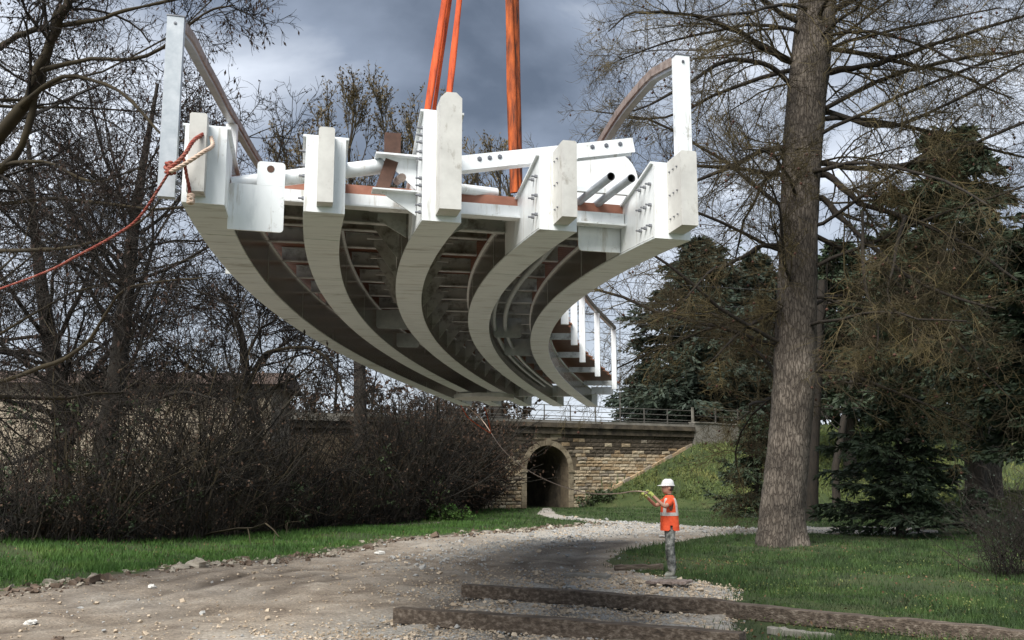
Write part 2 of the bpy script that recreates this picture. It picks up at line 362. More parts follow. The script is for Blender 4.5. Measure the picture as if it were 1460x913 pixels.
def ground_axis(segs):
    out = []
    for a, b, st in segs: out += list(np.arange(a, b, st))
    return np.array(out + [segs[-1][1]])
gx = ground_axis([(-900, -100, 80), (-100, -24, 4), (-24, -9, .4), (-9, 12, 0.16), (12, 30, .4), (30, 100, 4), (100, 900, 80)])
gy = ground_axis([(-60, 4, 8), (4, 30, 0.14), (30, 75, .3), (75, 140, 4), (140, 1500, 80)])
GX, GY = np.meshgrid(gx, gy)
GZ = ground_z(GX, GY)
rd = road_dist(GX, GY).reshape(GX.shape)
inroad = sst(-rd, -0.15, 0.3)
woodfloor = sst(-GX - (GY - 45) * .15, 3.5, 5) * sst(GY, 46, 49) + sst(GY - 31 - np.clip(GX + 14, 0, 20), 0, 3) * (GX < -3.0)
woodfloor = np.clip(woodfloor, 0, 1)
near = (np.abs(GX) < 30) & (GY < 75)
rough_n = rng.normal(0, 1, GX.shape)
for _ in range(1): rough_n = (rough_n + np.roll(rough_n, 1, 0) + np.roll(rough_n, 1, 1) + np.roll(rough_n, -1, 1)) / 2.2
GZ = GZ + np.where(near, inroad * (0.011 * rough_n + 0.02 * wob(GX, GY, 1.3, .4)), 0)
# wheel ruts along the road and the low berm of soil beside it
rdw = rd + .25 * wob(GX, GY, .35, 1.2)
rut = np.exp(-((rdw + 1.2) / 0.2) ** 2) * .7 + np.exp(-((rdw + 2.3) / 0.24) ** 2) + np.exp(-((rdw + 4.1) / 0.26) ** 2) + .7 * np.exp(-((rdw + 3.2) / 0.18) ** 2)
GZ -= np.where(near & (GX < 3), 0.045 * rut, 0)
GZ += np.where(near & (GX < 0), 0.10 * np.exp(-((rd - 0.05) / 0.32) ** 2) * (0.6 + 0.4 * wob(GX, GY, 2.2, 3)), 0)
ny, nx = GX.shape
ii = (np.arange(ny - 1)[:, None] * nx + np.arange(nx - 1)[None, :]).ravel()
Fq = np.stack([ii, ii + 1, ii + 1 + nx, ii + nx], 1)

gm, nt, bsdf = new_mat('ground_surface')
def N(t, **k):
    n = nt.nodes.new(t)
    for a, b in k.items(): setattr(n, a, b)
    return n
def ramp(src, stops):
    r = N('ShaderNodeValToRGB'); els = r.color_ramp.elements
    els[0].position, els[0].color = stops[0][0], (*stops[0][1], 1)
    els[1].position, els[1].color = stops[-1][0], (*stops[-1][1], 1)
    for p, c in stops[1:-1]:
        e = els.new(p); e.color = (*c, 1)
    nt.links.new(src, r.inputs[0]); return r.outputs[0]
def nz(scale, detail=6, rough=.6, vec=None, dist=0.0):
    n = N('ShaderNodeTexNoise'); n.inputs['Scale'].default_value = scale; n.inputs['Detail'].default_value = detail
    n.inputs['Roughness'].default_value = rough; n.inputs['Distortion'].default_value = dist
    nt.links.new(vec or tco.outputs['Object'], n.inputs['Vector']); return n.outputs['Fac']
def mixc(f, a, b):
    n = N('ShaderNodeMix', data_type='RGBA')
    for s_, k in ((f, 'Factor'), (a, 'A'), (b, 'B')):
        if isinstance(s_, (int, float)): n.inputs[k].default_value = s_
        elif isinstance(s_, tuple): n.inputs[k].default_value = (*s_, 1)
        else: nt.links.new(s_, n.inputs[k])
    return n.outputs['Result']
tco = N('ShaderNodeTexCoord')
att = N('ShaderNodeAttribute', attribute_name='zone')       # r = road, g = pale gravel, b = brown soil
sp = N('ShaderNodeSeparateColor'); nt.links.new(att.outputs['Color'], sp.inputs[0])
dirt = ramp(nz(1.1, 10, .7), [(0.3, (0.12, 0.09, 0.065)), (0.48, (0.28, 0.235, 0.185)), (0.72, (0.45, 0.4, 0.335))])
fine = ramp(nz(28, 4, .7), [(0.35, (0.55, 0.55, 0.55)), (0.62, (1.25, 1.22, 1.18))])
mulD = N('ShaderNodeMix', data_type='RGBA', blend_type='MULTIPLY'); mulD.inputs['Factor'].default_value = 1
nt.links.new(dirt, mulD.inputs['A']); nt.links.new(fine, mulD.inputs['B'])
grav = ramp(nz(16, 5, .75), [(0.35, (0.17, 0.155, 0.135)), (0.5, (0.4, 0.37, 0.32)), (0.66, (0.62, 0.59, 0.54))])
soil = ramp(nz(6, 8, .7), [(0.3, (0.03, 0.022, 0.015)), (0.7, (0.11, 0.08, 0.055))])
gras = ramp(nz(0.5, 10, .7), [(0.3, (0.018, 0.028, 0.008)), (0.5, (0.04, 0.06, 0.014)), (0.7, (0.075, 0.085, 0.028))])
road = mixc(sp.outputs[1], mulD.outputs['Result'], grav)
road = mixc(sp.outputs[2], road, soil)
mth = N('ShaderNodeMath', operation='ADD'); nt.links.new(sp.outputs[0], mth.inputs[0])
m2 = N('ShaderNodeMath', operation='MULTIPLY_ADD'); nt.links.new(nz(2.4, 8, .7), m2.inputs[0]); m2.inputs[1].default_value = 0.9; m2.inputs[2].default_value = -0.45
nt.links.new(m2.outputs[0], mth.inputs[1])
edge = N('ShaderNodeMapRange'); edge.inputs['From Min'].default_value = .42; edge.inputs['From Max'].default_value = .58; nt.links.new(mth.outputs[0], edge.inputs[0])
nt.links.new(mixc(edge.outputs[0], gras, road), bsdf.inputs['Base Color'])
bsdf.inputs['Roughness'].default_value = 0.95
bp = N('ShaderNodeBump'); bp.inputs['Strength'].default_value = 0.9; bp.inputs['Distance'].default_value = 0.03
nt.links.new(nz(22, 8, .75), bp.inputs['Height']); nt.links.new(bp.outputs[0], bsdf.inputs['Normal'])

gme = quads_mesh('ground', np.stack([GX, GY, GZ], -1).reshape(-1, 3), Fq, gm, True)
ca = gme.color_attributes.new('zone', 'FLOAT_COLOR', 'POINT')
# pale gravel: round the timbers and worker, down the middle of the road, the path beyond
gz_pale = np.exp(-((GX - 1.8) / 2.6) ** 2 - ((GY - 16.4) / 3.6) ** 2) * 1.8 + np.exp(-((GX + .6) / 2.2) ** 2 - ((GY - 12.2) / 1.8) ** 2) * .9
gz_pale += sst(GY, 26, 40) * 0.85 + np.exp(-((GX + 1.5 - (GY - 24) * .35) / 1.4) ** 2) * sst(GY, 19, 27) * .8
mud = np.clip(np.sin((GX * .35 - GY * .9) * .55 + .8 * wob(GX, GY, .25, 3)) - .45, 0, 1) * (GY < 24)
gz_pale = np.clip(gz_pale - mud, 0, 1)
gz_pale = np.clip(gz_pale + 0.35 * wob(GX, GY, 0.9, .3) * inroad, 0, 1)
gz_soil = np.clip(np.exp(-((rd - 0.05) / 0.45) ** 2) * (GX < 0.5) * (0.75 + .3 * wob(GX, GY, 1.7, .9)) + 0.8 * rut * (GY < 30) * (.6 + .4 * wob(GX, GY, .9, 6)), 0, 1)
gz_soil = np.clip(gz_soil + woodfloor + .5 * mud * (.6 + .4 * wob(GX, GY, 2.0, 1)), 0, 1)
rgba = np.stack([np.clip(inroad + woodfloor, 0, 1), gz_pale, gz_soil, np.ones_like(GX)], -1).reshape(-1, 4)
ca.data.foreach_set('color', rgba.astype(np.float32).ravel())
tag(link(bpy.data.objects.new('ground', gme)), kind='structure', label='rutted dirt and gravel track between grass verges')

# ------------------------------------------------------------------ footbridge section (curved on plan, cambered)
PB = [-0.55898, 7.63788, -0.21684, 0.025, 0.00046, -5e-05, 0.06468, -0.00327, 2e-05, 0.15632, -1.80415, -0.90965, 0.95031, 1.93089, -0.02135, 21.46986]
BS = np.linspace(-2, 26, 561)
_h = PB[2] + PB[3] * BS + PB[4] * BS**2 / 2 + PB[5] * BS**3 / 3
_dx = np.sin(_h); _dy = np.cos(_h); _ds = BS[1] - BS[0]
BX = np.concatenate([[0], np.cumsum((_dx[1:] + _dx[:-1]) / 2 * _ds)]); BY = np.concatenate([[0], np.cumsum((_dy[1:] + _dy[:-1]) / 2 * _ds)])
BX += PB[0] - np.interp(0, BS, BX); BY += PB[1] - np.interp(0, BS, BY)
L = PB[15]; HW = PB[9]; OFF = [PB[10], PB[11], 0.0, PB[12], PB[13]]
def bz(s): return CAMZ + 2.0 + PB[6] * s + PB[7] * s**2 + PB[8] * s**3
def bp_(s, o, z):
    """a point of the bridge: s along the curve, o to the right, z above the girders' soffit"""
    h = np.interp(s, BS, _h)
    return np.array([np.interp(s, BS, BX) + math.cos(h) * o, np.interp(s, BS, BY) - math.sin(h) * o, bz(s) + PB[14] * o + z])
def bdir(s):
    h = float(np.interp(s, BS, _h)); return np.array([math.sin(h), math.cos(h), 0.0]), np.array([math.cos(h), -math.sin(h), 0.0])
def sweep(mb, prof, ss, closed=True, cap=True, mi=0):
    """prof(s) -> list of (o, z); swept along the curve"""
    rings = [[bp_(s, o, z) for o, z in prof(s)] for s in ss]
    k = len(rings[0]); V = np.array(rings).reshape(-1, 3)
    Fc = []
    for i in range(len(ss) - 1):
        for j in range(k if closed else k - 1):
            j2 = (j + 1) % k
            Fc.append((i*k + j, i*k + j2, (i+1)*k + j2, (i+1)*k + j))
    if cap and closed and k == 4:
        n = (len(ss) - 1) * k
        Fc += [(3, 2, 1, 0), (n, n+1, n+2, n+3)]
    return mb.add(V, Fc, mi)
def srange(a, b, st=0.35):
    n = max(2, int(math.ceil((b - a) / st)) + 1); return np.linspace(a, b, n)
def bbox_(mb, s0, s1, o0, o1, z0, z1, mi=0):
    return mb.hexa([bp_(s0,o0,z0), bp_(s0,o1,z0), bp_(s1,o1,z0), bp_(s1,o0,z0), bp_(s0,o0,z1), bp_(s0,o1,z1), bp_(s1,o1,z1), bp_(s1,o0,z1)], mi)
def bplate(mb, poly, s, t=0.012, mi=0):
    """plate across the bridge at station s: poly of (o, z)"""
    T, R = bdir(s); o0 = bp_(s, 0, 0)
    up = np.array([0, 0, 1.0]); Rz = R + np.array([0, 0, PB[14]])
    return mb.prism(poly, Rz, up, o0, -T * t / 2, T * t / 2, mi)
def rounded(o0, o1, z0, z1, r, corners='0000', n=5):
    """rectangle with some corners rounded; corners bl br tr tl"""
    P = []
    for k, (cx, cz, a0) in enumerate(((o0 + r, z0 + r, 180), (o1 - r, z0 + r, 270), (o1 - r, z1 - r, 0), (o0 + r, z1 - r, 90))):
        if corners[k] == '1':
            P += [(cx + r * math.cos(math.radians(a0 + 90 * i / n)), cz + r * math.sin(math.radians(a0 + 90 * i / n))) for i in range(n + 1)]
        else:
            P.append(((o0, z0), (o1, z0), (o1, z1), (o0, z1))[k])
    return P

DEP = 0.42
DEPS = [0.50, 0.46, 0.42, 0.34, 0.34]
def tilt(s): return -0.05 * float(sst(s, 0, 4)) * (1 - float(sst(s, 11, 15)))      # cross fall of the deck
def dz(s, o): return tilt(s) * o * .6 + .25 * float(sst(s, .9, 3.4))
bridge = empty('footbridge_section', 'long curved white steel footbridge section hanging from orange slings', 'footbridge', loc=bp_(0, 0, 0))
BR = bridge.location.copy()
def B(mb, name, mat, parent=None, smooth=False):
    """a bridge part: mesh coordinates made relative to the bridge's base"""
    mb.v = [v - np.array(BR) for v in mb.v] if not getattr(mb, 'rel', False) else mb.v
    mb.rel = True
    return mb.build(name, mat, parent if parent is not None else bridge, smooth)

ENDH = [0.60, 0.60, 0.90, 0.62, 0.64]
def top_z(i, s):
    e = 0.0; d = DEPS[i]
    if s < 1.7: e = (ENDH[i] - d) * (1 - s / 1.7) ** 1.6
    return d + e
bolt_me = None
def bolt(parent, p, n, r=0.017, l=0.045):
    global bolt_me
    if bolt_me is None:
        mb = MB(); mb.tube([(0, 0, 0), (0, 0, 0.45)], 1.0, 6); mb.tube([(0, 0, .45), (0, 0, 1.0)], .55, 6)
        bolt_me = mb.mesh('bolt', M['steel_dark'])
    o = bpy.data.objects.new('bolt', bolt_me); link(o, parent)
    o.location = Vector(tuple(p)) - BR; o.rotation_euler = Vector(tuple(n)).to_track_quat('Z', 'Y').to_euler(); o.scale = (r, r, l)
    return o
PZS = [.62, .62, 1.1, 1.5, 1.45]
PZ = 0.62      # painted near-end connection zone; the longer ones imitate bright reflection along the webs
for i, of in enumerate(OFF):
    t = 0.014; w = HW - 0.006; PZ = PZS[i]
    tp = MB(); sweep(tp, lambda s: [(of - HW - .02, top_z(i, s) + .002), (of + HW + .02, top_z(i, s) + .002), (of + HW + .02, top_z(i, s) + .02), (of - HW - .02, top_z(i, s) + .02)], srange(0, L, .3))
    gi = B(tp, 'girder', M['white_paint'])
    for sgn in (-1, 1):
        pr = lambda s: [(of - w, 0.012), (of - w + t, 0.012), (of - w + t, top_z(i, s)), (of - w, top_z(i, s))] if sgn < 0 else [(of + w - t, 0.012), (of + w, 0.012), (of + w, top_z(i, s)), (of + w - t, top_z(i, s))]
        g = MB(); sweep(g, pr, np.concatenate([np.linspace(PZ, 2.0, 7), srange(2.0, L - .9)[1:]])); B(g, 'web', M['web'], gi)
        for sa, sb in ((0.0, PZ), (L - .9, L)):
            g = MB(); sweep(g, pr, srange(sa, sb, .2)); B(g, 'end_web', M['white_paint'], gi)
    for sgn in (-1, 1):
        wb = MB(); o_ = of + sgn * (w + .002); ss_ = srange(0.02, 9, .12); rj = np.array([.0045 + .0015 * ((q * 7919) % 5) / 5 for q in range(len(ss_))])
        wb.tube(np.array([bp_(q, o_, .015) for q in ss_]), rj, 6, False); B(wb, 'weld_seam', M['beam'], gi, True)
        for q in (1.3 + .3 * i, 4.1 + .2 * i, 7.0 + .1 * i):
            wb = MB(); bbox_(wb, q - .012, q + .012, min(o_, o_ + sgn * .003), max(o_, o_ + sgn * .003), .02, top_z(i, q) - .003); B(wb, 'weld_seam', M['beam'], gi)
    cuts = [0.0]; rr = random.Random(i + 3)
    while cuts[-1] < L - 2.6: cuts.append(cuts[-1] + rr.choice((1.2, 1.9, 2.4)) + rr.uniform(-.15, .15))
    cuts[-1] = L
    for a, b in zip(cuts[:-1], cuts[1:]):
        fm = MB(); sweep(fm, lambda s: [(of - HW, 0.0), (of + HW, 0.0), (of + HW, 0.011), (of - HW, 0.011)], srange(a + .010, b - .010))
        B(fm, 'flange_panel', M['flange'], gi)
    ep = MB(); bplate(ep, [(of - HW, 0.0), (of + HW, 0.0), (of + HW - .004, ENDH[i]), (of - HW + .004, ENDH[i])], -0.012, .022)
    B(ep, 'end_plate', M['white_paint'], gi)
    ep = MB(); bplate(ep, [(of - HW, 0.0), (of + HW, 0.0), (of + HW, DEPS[i]), (of - HW, DEPS[i])], L + 0.012, .022)
    B(ep, 'end_plate', M['white_paint'], gi)
    # splice block standing proud of the end plate
    bw = (.062, .06, .085, .062, .07)[i]; bh = (ENDH[i] - .0, .59, .94, .62, .62)[i]; sh = (-.045, 0.0, 0.035, 0.02, 0.03)[i]; dep = (.16, .14, .22, .27, .3)[i]
    sb = MB(); c = 0.045 if i == 2 else 0.012
    T, R = bdir(0); up = np.array([0, 0, 1.0])
    o0 = bp_(0, of + sh, 0.045)
    sb.prism([(-bw, 0), (bw, 0), (bw, bh - c), (bw - c, bh), (-bw + c, bh), (-bw, bh - c)], R, up, o0, -T * (dep + .025), -T * .026)
    so = B(sb, 'splice_block', M['splice'], gi)
    bolt(gi, bp_(0, of + sh, bh + .045) - T * dep * .5, up, .02, .035)
    # rows of bolts through the connection
    sides = {0: [], 1: [-1], 2: [-1], 3: [-1], 4: [-1]}[i]
    rows_ = {1: [.12, .3, .38, .5], 2: [.08, .14, .22, .30, .36, .52, .58, .66, .72, .78], 3: [.14, .3, .46], 4: [.12, .3, .48]}.get(i, [])
    cols_ = {1: [.06], 2: [.06], 3: [.07, .19], 4: [.07, .2, .33]}.get(i, [])
    for sd_ in sides:
        for z in rows_:
            for s_ in cols_:
                if z < top_z(i, s_) - .03:
                    T2, R2 = bdir(s_); bolt(gi, bp_(s_, of + sd_ * w, z), R2 * sd_, .016, .05)
    if i >= 3:
        for z in (.12, .32, .52):
            for q in (.07, .15, .23)[:3 if i == 4 else 2]:
                bolt(gi, bp_(0, of + sh - bw, z + .03) - T * (q + .02), -R, .009, .014)

# cross beams, gussets and deck boards
st = list(np.arange(1.5, L - .3, 1.22))
for s in st:
    for a, b in zip(OFF[:-1], OFF[1:]):
        cb = MB(); e_m = dz(s, (a + b) / 2); bbox_(cb, s - .006, s + .006, a + HW, b - HW, .22 + e_m, .37 + e_m); bbox_(cb, s - .05, s + .05, a + HW, b - HW, .206 + e_m, .219 + e_m); bbox_(cb, s - .05, s + .05, a + HW, b - HW, .371 + e_m, .383 + e_m)
        B(cb, 'cross_beam', M['beam'])
    for k_, sgn in ((2, -1), (2, 1)):
        gs = MB(); o = OFF[k_] + sgn * HW
        T, R = bdir(s - .2); 
        e_m = dz(s, o) - .05
        bplate(gs, [(o, .10), (o + sgn * .26, .26 + e_m), (o + sgn * .26, .40 + e_m), (o, .40 + e_m)], s - .2, .012)
        bplate(gs, [(o + sgn * .16, .325 + e_m), (o + sgn * .34, .325 + e_m), (o + sgn * .34, .358 + e_m), (o + sgn * .16, .358 + e_m)], s - .26, .05)
        B(gs, 'gusset', M['beam'])
def deck_r(s): return 2.08 + 0.42 * float(sst(s, 6, 12)) + 0.2 * float(sst(s, 13, 20))
nb = 150; bw_ = (L - 0.9) / nb
for k in range(nb):
    s0 = 0.9 + k * bw_; s1 = s0 + bw_ - .012; r_ = deck_r(s0) + 0.11 * ((k % 5) / 5.0 - .4)
    d = MB(); zl, zr = .39 + dz(s0, -1.95), .39 + dz(s0, r_); th_ = .04
    d.hexa([bp_(s0, -1.95, zl), bp_(s0, r_, zr), bp_(s1, r_, zr), bp_(s1, -1.95, zl), bp_(s0, -1.95, zl + th_), bp_(s0, r_, zr + th_), bp_(s1, r_, zr + th_), bp_(s1, -1.95, zl + th_)])
    B(d, 'deck_board', M['deck'])
fb = MB(); bbox_(fb, .86, .893, -1.95, 1.9, .365, .455); B(fb, 'edge_board', M['fascia'])
eb = MB(); bbox_(eb, .80, .85, OFF[0] + HW, OFF[4] - HW, .255, .36); bbox_(eb, .74, .9, OFF[0] + HW, OFF[4] - HW, .24, .254)
B(eb, 'end_beam', M['white_paint'])
kb = MB(); sweep(kb, lambda s: [(2.12 - .02, DEP + .08), (2.12 + .012, DEP + .08), (2.12 + .012, DEP + .2), (2.12 - .02, DEP + .2)], srange(.5, 5)); B(kb, 'kick_board', M['fascia'])
kb = MB(); sweep(kb, lambda s: [(-2.06, DEP + .08), (-2.03, DEP + .08), (-2.03, DEP + .17), (-2.06, DEP + .17)], srange(.9, 12)); B(kb, 'kick_board', M['fascia'])
# conduits between the two right girders
for o in (1.18, 1.36):
    cd = MB(); ss = srange(.12, L - 3, .4)
    cp_ = lambda s: bp_(s, o + .27 * (1 - float(sst(s, .1, 2.2))), .53 - .33 * float(sst(s, 0.1, 2.6))); P = np.array([cp_(s) for s in ss]); cd.tube(P, .036, 12, cap=False)
    P2 = np.array([cp_(s) for s in (.12, .3)]); cd.tube(P2, .028, 12, cap=False, mi=1)
    cd.tube(np.array([cp_(.3), cp_(.31)]), .028, 12, cap=True, mi=1)
    B(cd, 'conduit', [M['galv'], M['shirt']], smooth=True)
# handrails and posts
def rail_o(s, side): return -2.07 if side < 0 else 2.06 + 0.55 * float(sst(s, 4, 13)) + 0.3 * float(sst(s, 13, 20))
def rail_h(s, side):
    if side < 0: return float(np.interp(s, [0, .8, 2.3, 4.2, 6, 20], [1.43, 1.62, 1.80, 1.91, 1.93, 1.9]))
    return float(np.interp(s, [0, .7, 1.7, 2.8, 3.8, 5.5, 13, 20], [1.60, 1.70, 1.66, 1.54, 1.42, 1.42, 1.75, 1.85]))
for side, posts in ((-1, [0.02, 3.7, 7.4, 11.1, 14.8, 18.5]), (1, [0.02, 2.8, 5.6, 8.4, 11.2, 14.0, 16.6, 19.2])):
    smax = 19.3
    hr = MB()
    sweep(hr, lambda s: [(rail_o(s, side) - .055, rail_h(s, side) - .045), (rail_o(s, side) + .055, rail_h(s, side) - .045), (rail_o(s, side) + .055, rail_h(s, side) + .03), (rail_o(s, side) - .055, rail_h(s, side) + .03)], srange(.04, smax, .3))
    B(hr, 'handrail', M['rail_wood'])
    us = MB()
    sweep(us, lambda s: [(rail_o(s, side) - .035, rail_h(s, side) - .075), (rail_o(s, side) + .035, rail_h(s, side) - .075), (rail_o(s, side) + .035, rail_h(s, side) - .047), (rail_o(s, side) - .035, rail_h(s, side) - .047)], srange(.1, smax, .3))
    B(us, 'rail_bracket', M['galv'])
    for s in posts:
        o = rail_o(s, side); h = rail_h(s, side)
        pm = MB(); bot = (.03 if s < 1 else .46) if side < 0 else .2
        bbox_(pm, s - .05, s + .05, o - .062, o + .062, bot, h - .078 if s > 1 else h + .02)
        pm2 = B(pm, 'rail_post', M['galv'] if side < 0 and s < 1 else M['white_paint'])
        if s < 1:
            cp = MB(); bbox_(cp, s - .055, s + .055, o - .067, o + .067, h + .021, h + .03); B(cp, 'post_cap', M['steel_dark'], pm2)
            T, R = bdir(s); bolt(pm2, bp_(s, o, h - .04) - T * .05, -T, .014, .012)
            if side < 0:
                for z in (.09, .15): bolt(pm2, bp_(s, o + .062, z), R, .015, .05)
        else:
            cl = MB(); bbox_(cl, s - .012, s + .012, OFF[0] - HW if side > 0 else o, OFF[0] - HW, .05, .3) if side < 0 else bbox_(cl, s - .04, s + .04, OFF[4] + HW, o - .063, .3, .42)
            B(cl, 'outrigger', M['beam'])
# lifting plates
pl = MB(); bplate(pl, rounded(-1.655, -1.22, -.10, .28, .03, '0100'), .42, .02); bplate(pl, rounded(-1.44, -1.22, .281, .48, .03, '0011'), .42, .02)
lp = B(pl, 'lifting_plate', M['white_paint'])
hp = MB(); T, R = bdir(.42); c = bp_(.42, -1.335, .42); hp.tube([c - T * .0105, c - T * .013], .03, 14); B(hp, 'lifting_hole', M['pack_wood'], lp)
pl = MB(); bplate(pl, rounded(1.38, 1.775, .02, .34, .04, '1000'), 0.95, .02); B(pl, 'stiffener_plate', M['white_paint'])
pl = MB(); bplate(pl, rounded(1.40, 2.02, .50, 1.06, .30, '0010', 8), 1.15, .02); B(pl, 'round_plate', M['white_paint'])
tr_ = MB(); bbox_(tr_, .62, .68, OFF[3] + HW, OFF[4] - HW, .50, .545); B(tr_, 'tie_bar', M['white_paint'])
tr_ = MB(); tr_.tube([bp_(.9, OFF[1] + HW, .33), bp_(1.0, -HW, .37)], .04, 12); B(tr_, 'tie_bar', M['white_paint'], smooth=True)
tr_ = MB(); tr_.tube([bp_(.75, HW, .47), bp_(.95, .62, .50)], .045, 12); B(tr_, 'tie_bar', M['white_paint'], smooth=True)
# diaphragm plates
for (a, b, z0, z1, s) in ((-.72, -.2, .06, .36, 8.3), (-.72, -.3, .04, .3, 10.6), (1.15, 1.62, .06, .4, 9.2), (1.2, 1.7, .04, .36, 11.6)):
    pl = MB(); bplate(pl, rounded(a, b, z0, z1, .05, '1100'), s, .014); B(pl, 'diaphragm_plate', M['galv'])
# sloping tube on the left and channel beam on the right of the centre girder
tb = MB(); p0 = bp_(.55, -1.64, .30); p1 = bp_(.5, -.42, .55); tb.tube([p0, p1], .064, 16); B(tb, 'brace_tube', M['white_paint'], smooth=True)
ch = MB(); q0 = bp_(.55, .1, .60); q1 = bp_(.55, 1.78, .93); T, R = bdir(.5)
dq = (q1 - q0) / np.linalg.norm(q1 - q0); upv = np.cross(R, T); upv = np.cross(dq, T); upv = upv if upv[2] > 0 else -upv
ch.bar(q0 - T * .05, q1 - T * .05, .012, .13, upv)
ch.bar(q0 + upv * .06, q1 + upv * .06, .11, .012, upv)
ch.bar(q0 - upv * .06, q0 + dq * 1.15 - upv * .06, .11, .012, upv)
ch.bar(q0 + T * .05, q1 + T * .05, .012, .13, upv)
cho = B(ch, 'channel_beam', M['white_paint'])
for f_ in (.3, .39, .48, 1.32, 1.45, 1.58): bolt(cho, q0 + dq * f_ + upv * .02 - T * .056, -T, .022, .012)
# two brackets on the left of the centre girder
bk = MB()
bbox_(bk, .3, .5, -.5, -HW, .60, .615); bplate(bk, [(-.46, .60), (-HW, .60), (-HW, .34)], .4, .014)
bbox_(bk, .3, .5, -.52, -HW, .30, .312); bplate(bk, [(-.45, .30), (-HW, .30), (-HW, .12)], .4, .014)
bko = B(bk, 'bracket', M['white_paint'])
# round bearing plate under the far end, far cross beam
bd = MB(); c = bp_(18.9, -.55, -.10); bd.tube([c, c + np.array([0, 0, .1])], .8, 32); bd.tube([c + np.array([0, 0, .1]), c + np.array([0, 0, .101])], .8, 32); B(bd, 'bearing_plate', M['splice'])
fe = MB(); bbox_(fe, L - 1.5, L - 1.42, OFF[0] + HW, OFF[4] - HW, .1, .4); bbox_(fe, L - 1.0, L - .9, OFF[4] + HW, OFF[4] + .75, .22, .42); B(fe, 'end_beam', M['white_paint'])
# timber packing standing on the bracket, each its own thing
def packing(name, label, P, Q, w, h, mat):
    mb = MB(); mb.bar(P, Q, w, h, up=(0.2, -1, 0.1))
    o = mb.build(name, mat); tag(o, label, 'timber block'); return o
packing('timber_block', 'dark brown timber block standing on the bracket left of the tall centre plate', bp_(.4, -.36, .617), bp_(.4, -.36, .8), .13, .1, M['pack_wood'])
packing('timber_block', 'brown timber block wedged aslant under the left brace tube beside the centre girder', bp_(.42, -.44, .313), bp_(.44, -.36, .57), .11, .1, M['pack_wood'])
mb = MB(); mb.tube([bp_(.25, -.29, .40), bp_(.7, -.29, .48)], .035, 12); o = mb.build('timber_pole', M['rail_wood']); tag(o, 'short round timber pole end between the leaning block and the centre girder', 'pole')

# ------------------------------------------------------------------ slings and ropes
def band(mb, P, Q, w, d, twist=0.4, n=24, phase=0.0, mi=0):
    P = np.asarray(P, float); Q = np.asarray(Q, float); rings = []
    for k in range(n + 1):
        f = k / n; c = P + (Q - P) * f
        a = phase + twist * math.sin(f * 5 + phase); x = np.array([math.cos(a), math.sin(a), 0]); y = np.array([-math.sin(a), math.cos(a), 0])
        ww = w * (1 + .12 * math.sin(f * 17 + phase * 3))
        rings.append([c + x * ww / 2 * sx + y * d / 2 * sy for sx, sy in ((-1, -.6), (-.5, -1), (.5, -1), (1, -.6), (1, .6), (.5, 1), (-.5, 1), (-1, .6))])
    k = 8; V = np.array(rings).reshape(-1, 3)
    mb.add(V, [(i*k + j, i*k + (j+1) % k, (i+1)*k + (j+1) % k, (i+1)*k + j) for i in range(n) for j in range(k)], mi)
def sling(label, strands, mat):
    root = empty('lifting_sling', label, 'lifting sling', 'orange lifting slings', loc=strands[0][1])
    for k, (P, Q, w) in enumerate(strands):
        mb = MB(); band(mb, np.array(P) - np.array(strands[0][1]), np.array(Q) - np.array(strands[0][1]), w, w * .45, .5, 40, k * 1.3)
        mb.build('strap', mat, root, True)
def up_to(pa, pb, Y, yb, k=1.6):
    """line through two picture points at depth Y, prolonged upwards out of view"""
    a = at(*pa, Y); b = at(*pb, yb); return a + (a - b) * k, b
a, b = up_to((634, 0), (603, 200), 8.6, 8.6); a2, b2 = up_to((641, 0), (612, 205), 8.7, 8.7)
sling('wide orange webbing sling, leftmost of the three, running down behind the centre plate', [(a, b, .062), (a2, b2, .045)], M['sling'])
a, b = up_to((655, 0), (636, 175), 8.4, 8.4)
sling('narrow orange webbing sling, middle of the three, ending behind the centre splice block', [(a, b, .055)], M['sling'])
a, b = up_to((726, 0), (733, 275), 9.3, 9.3); a2, b2 = up_to((735, 0), (742, 275), 9.35, 9.35)
sling('worn dirty orange sling with twisted double strap, rightmost of the three', [(a, b, .085), (a2, b2, .075)], M['sling_worn'])

def catmull(P, n=8):
    P = np.asarray(P, float); P = np.vstack([2*P[0]-P[1], P, 2*P[-1]-P[-2]]); out = []
    for i in range(1, len(P) - 2):
        for k in range(n):
            t = k / n
            out.append(.5 * ((2*P[i]) + (-P[i-1]+P[i+1])*t + (2*P[i-1]-5*P[i]+4*P[i+1]-P[i+2])*t*t + (-P[i-1]+3*P[i]-3*P[i+1]+P[i+2])*t**3))
    out.append(P[-2]); return np.array(out)
def twisted(mb, P, r, k=3, pitch=0.05, mi=0):
    P = np.asarray(P); d = np.concatenate([[0], np.cumsum(np.linalg.norm(np.diff(P, axis=0), axis=1))])
    T = np.gradient(P, axis=0); T /= np.linalg.norm(T, axis=1)[:, None]
    A = np.cross(T, (0.1, .2, 1)); A /= np.linalg.norm(A, axis=1)[:, None]; Bv = np.cross(T, A)
    for j in range(k):
        ph = d / pitch * math.pi + j * 2 * math.pi / k
        mb.tube(P + (A * np.cos(ph)[:, None] + Bv * np.sin(ph)[:, None]) * r * .5, r * .62, 6, False, mi)
rp = empty('tag_rope', 'red tag rope knotted round the left girder end and hanging away left', 'rope', loc=at(243, 240, 7.0))
R0 = np.array(rp.location)
mb = MB(); twisted(mb, catmull([at(243, 243, 6.95), at(200, 308, 7.1), at(165, 335, 7.2), at(110, 365, 7.5), at(55, 392, 8), at(-80, 440, 9)], 50) - R0, .010); mb.build('long_end', M['rope'], rp, True)
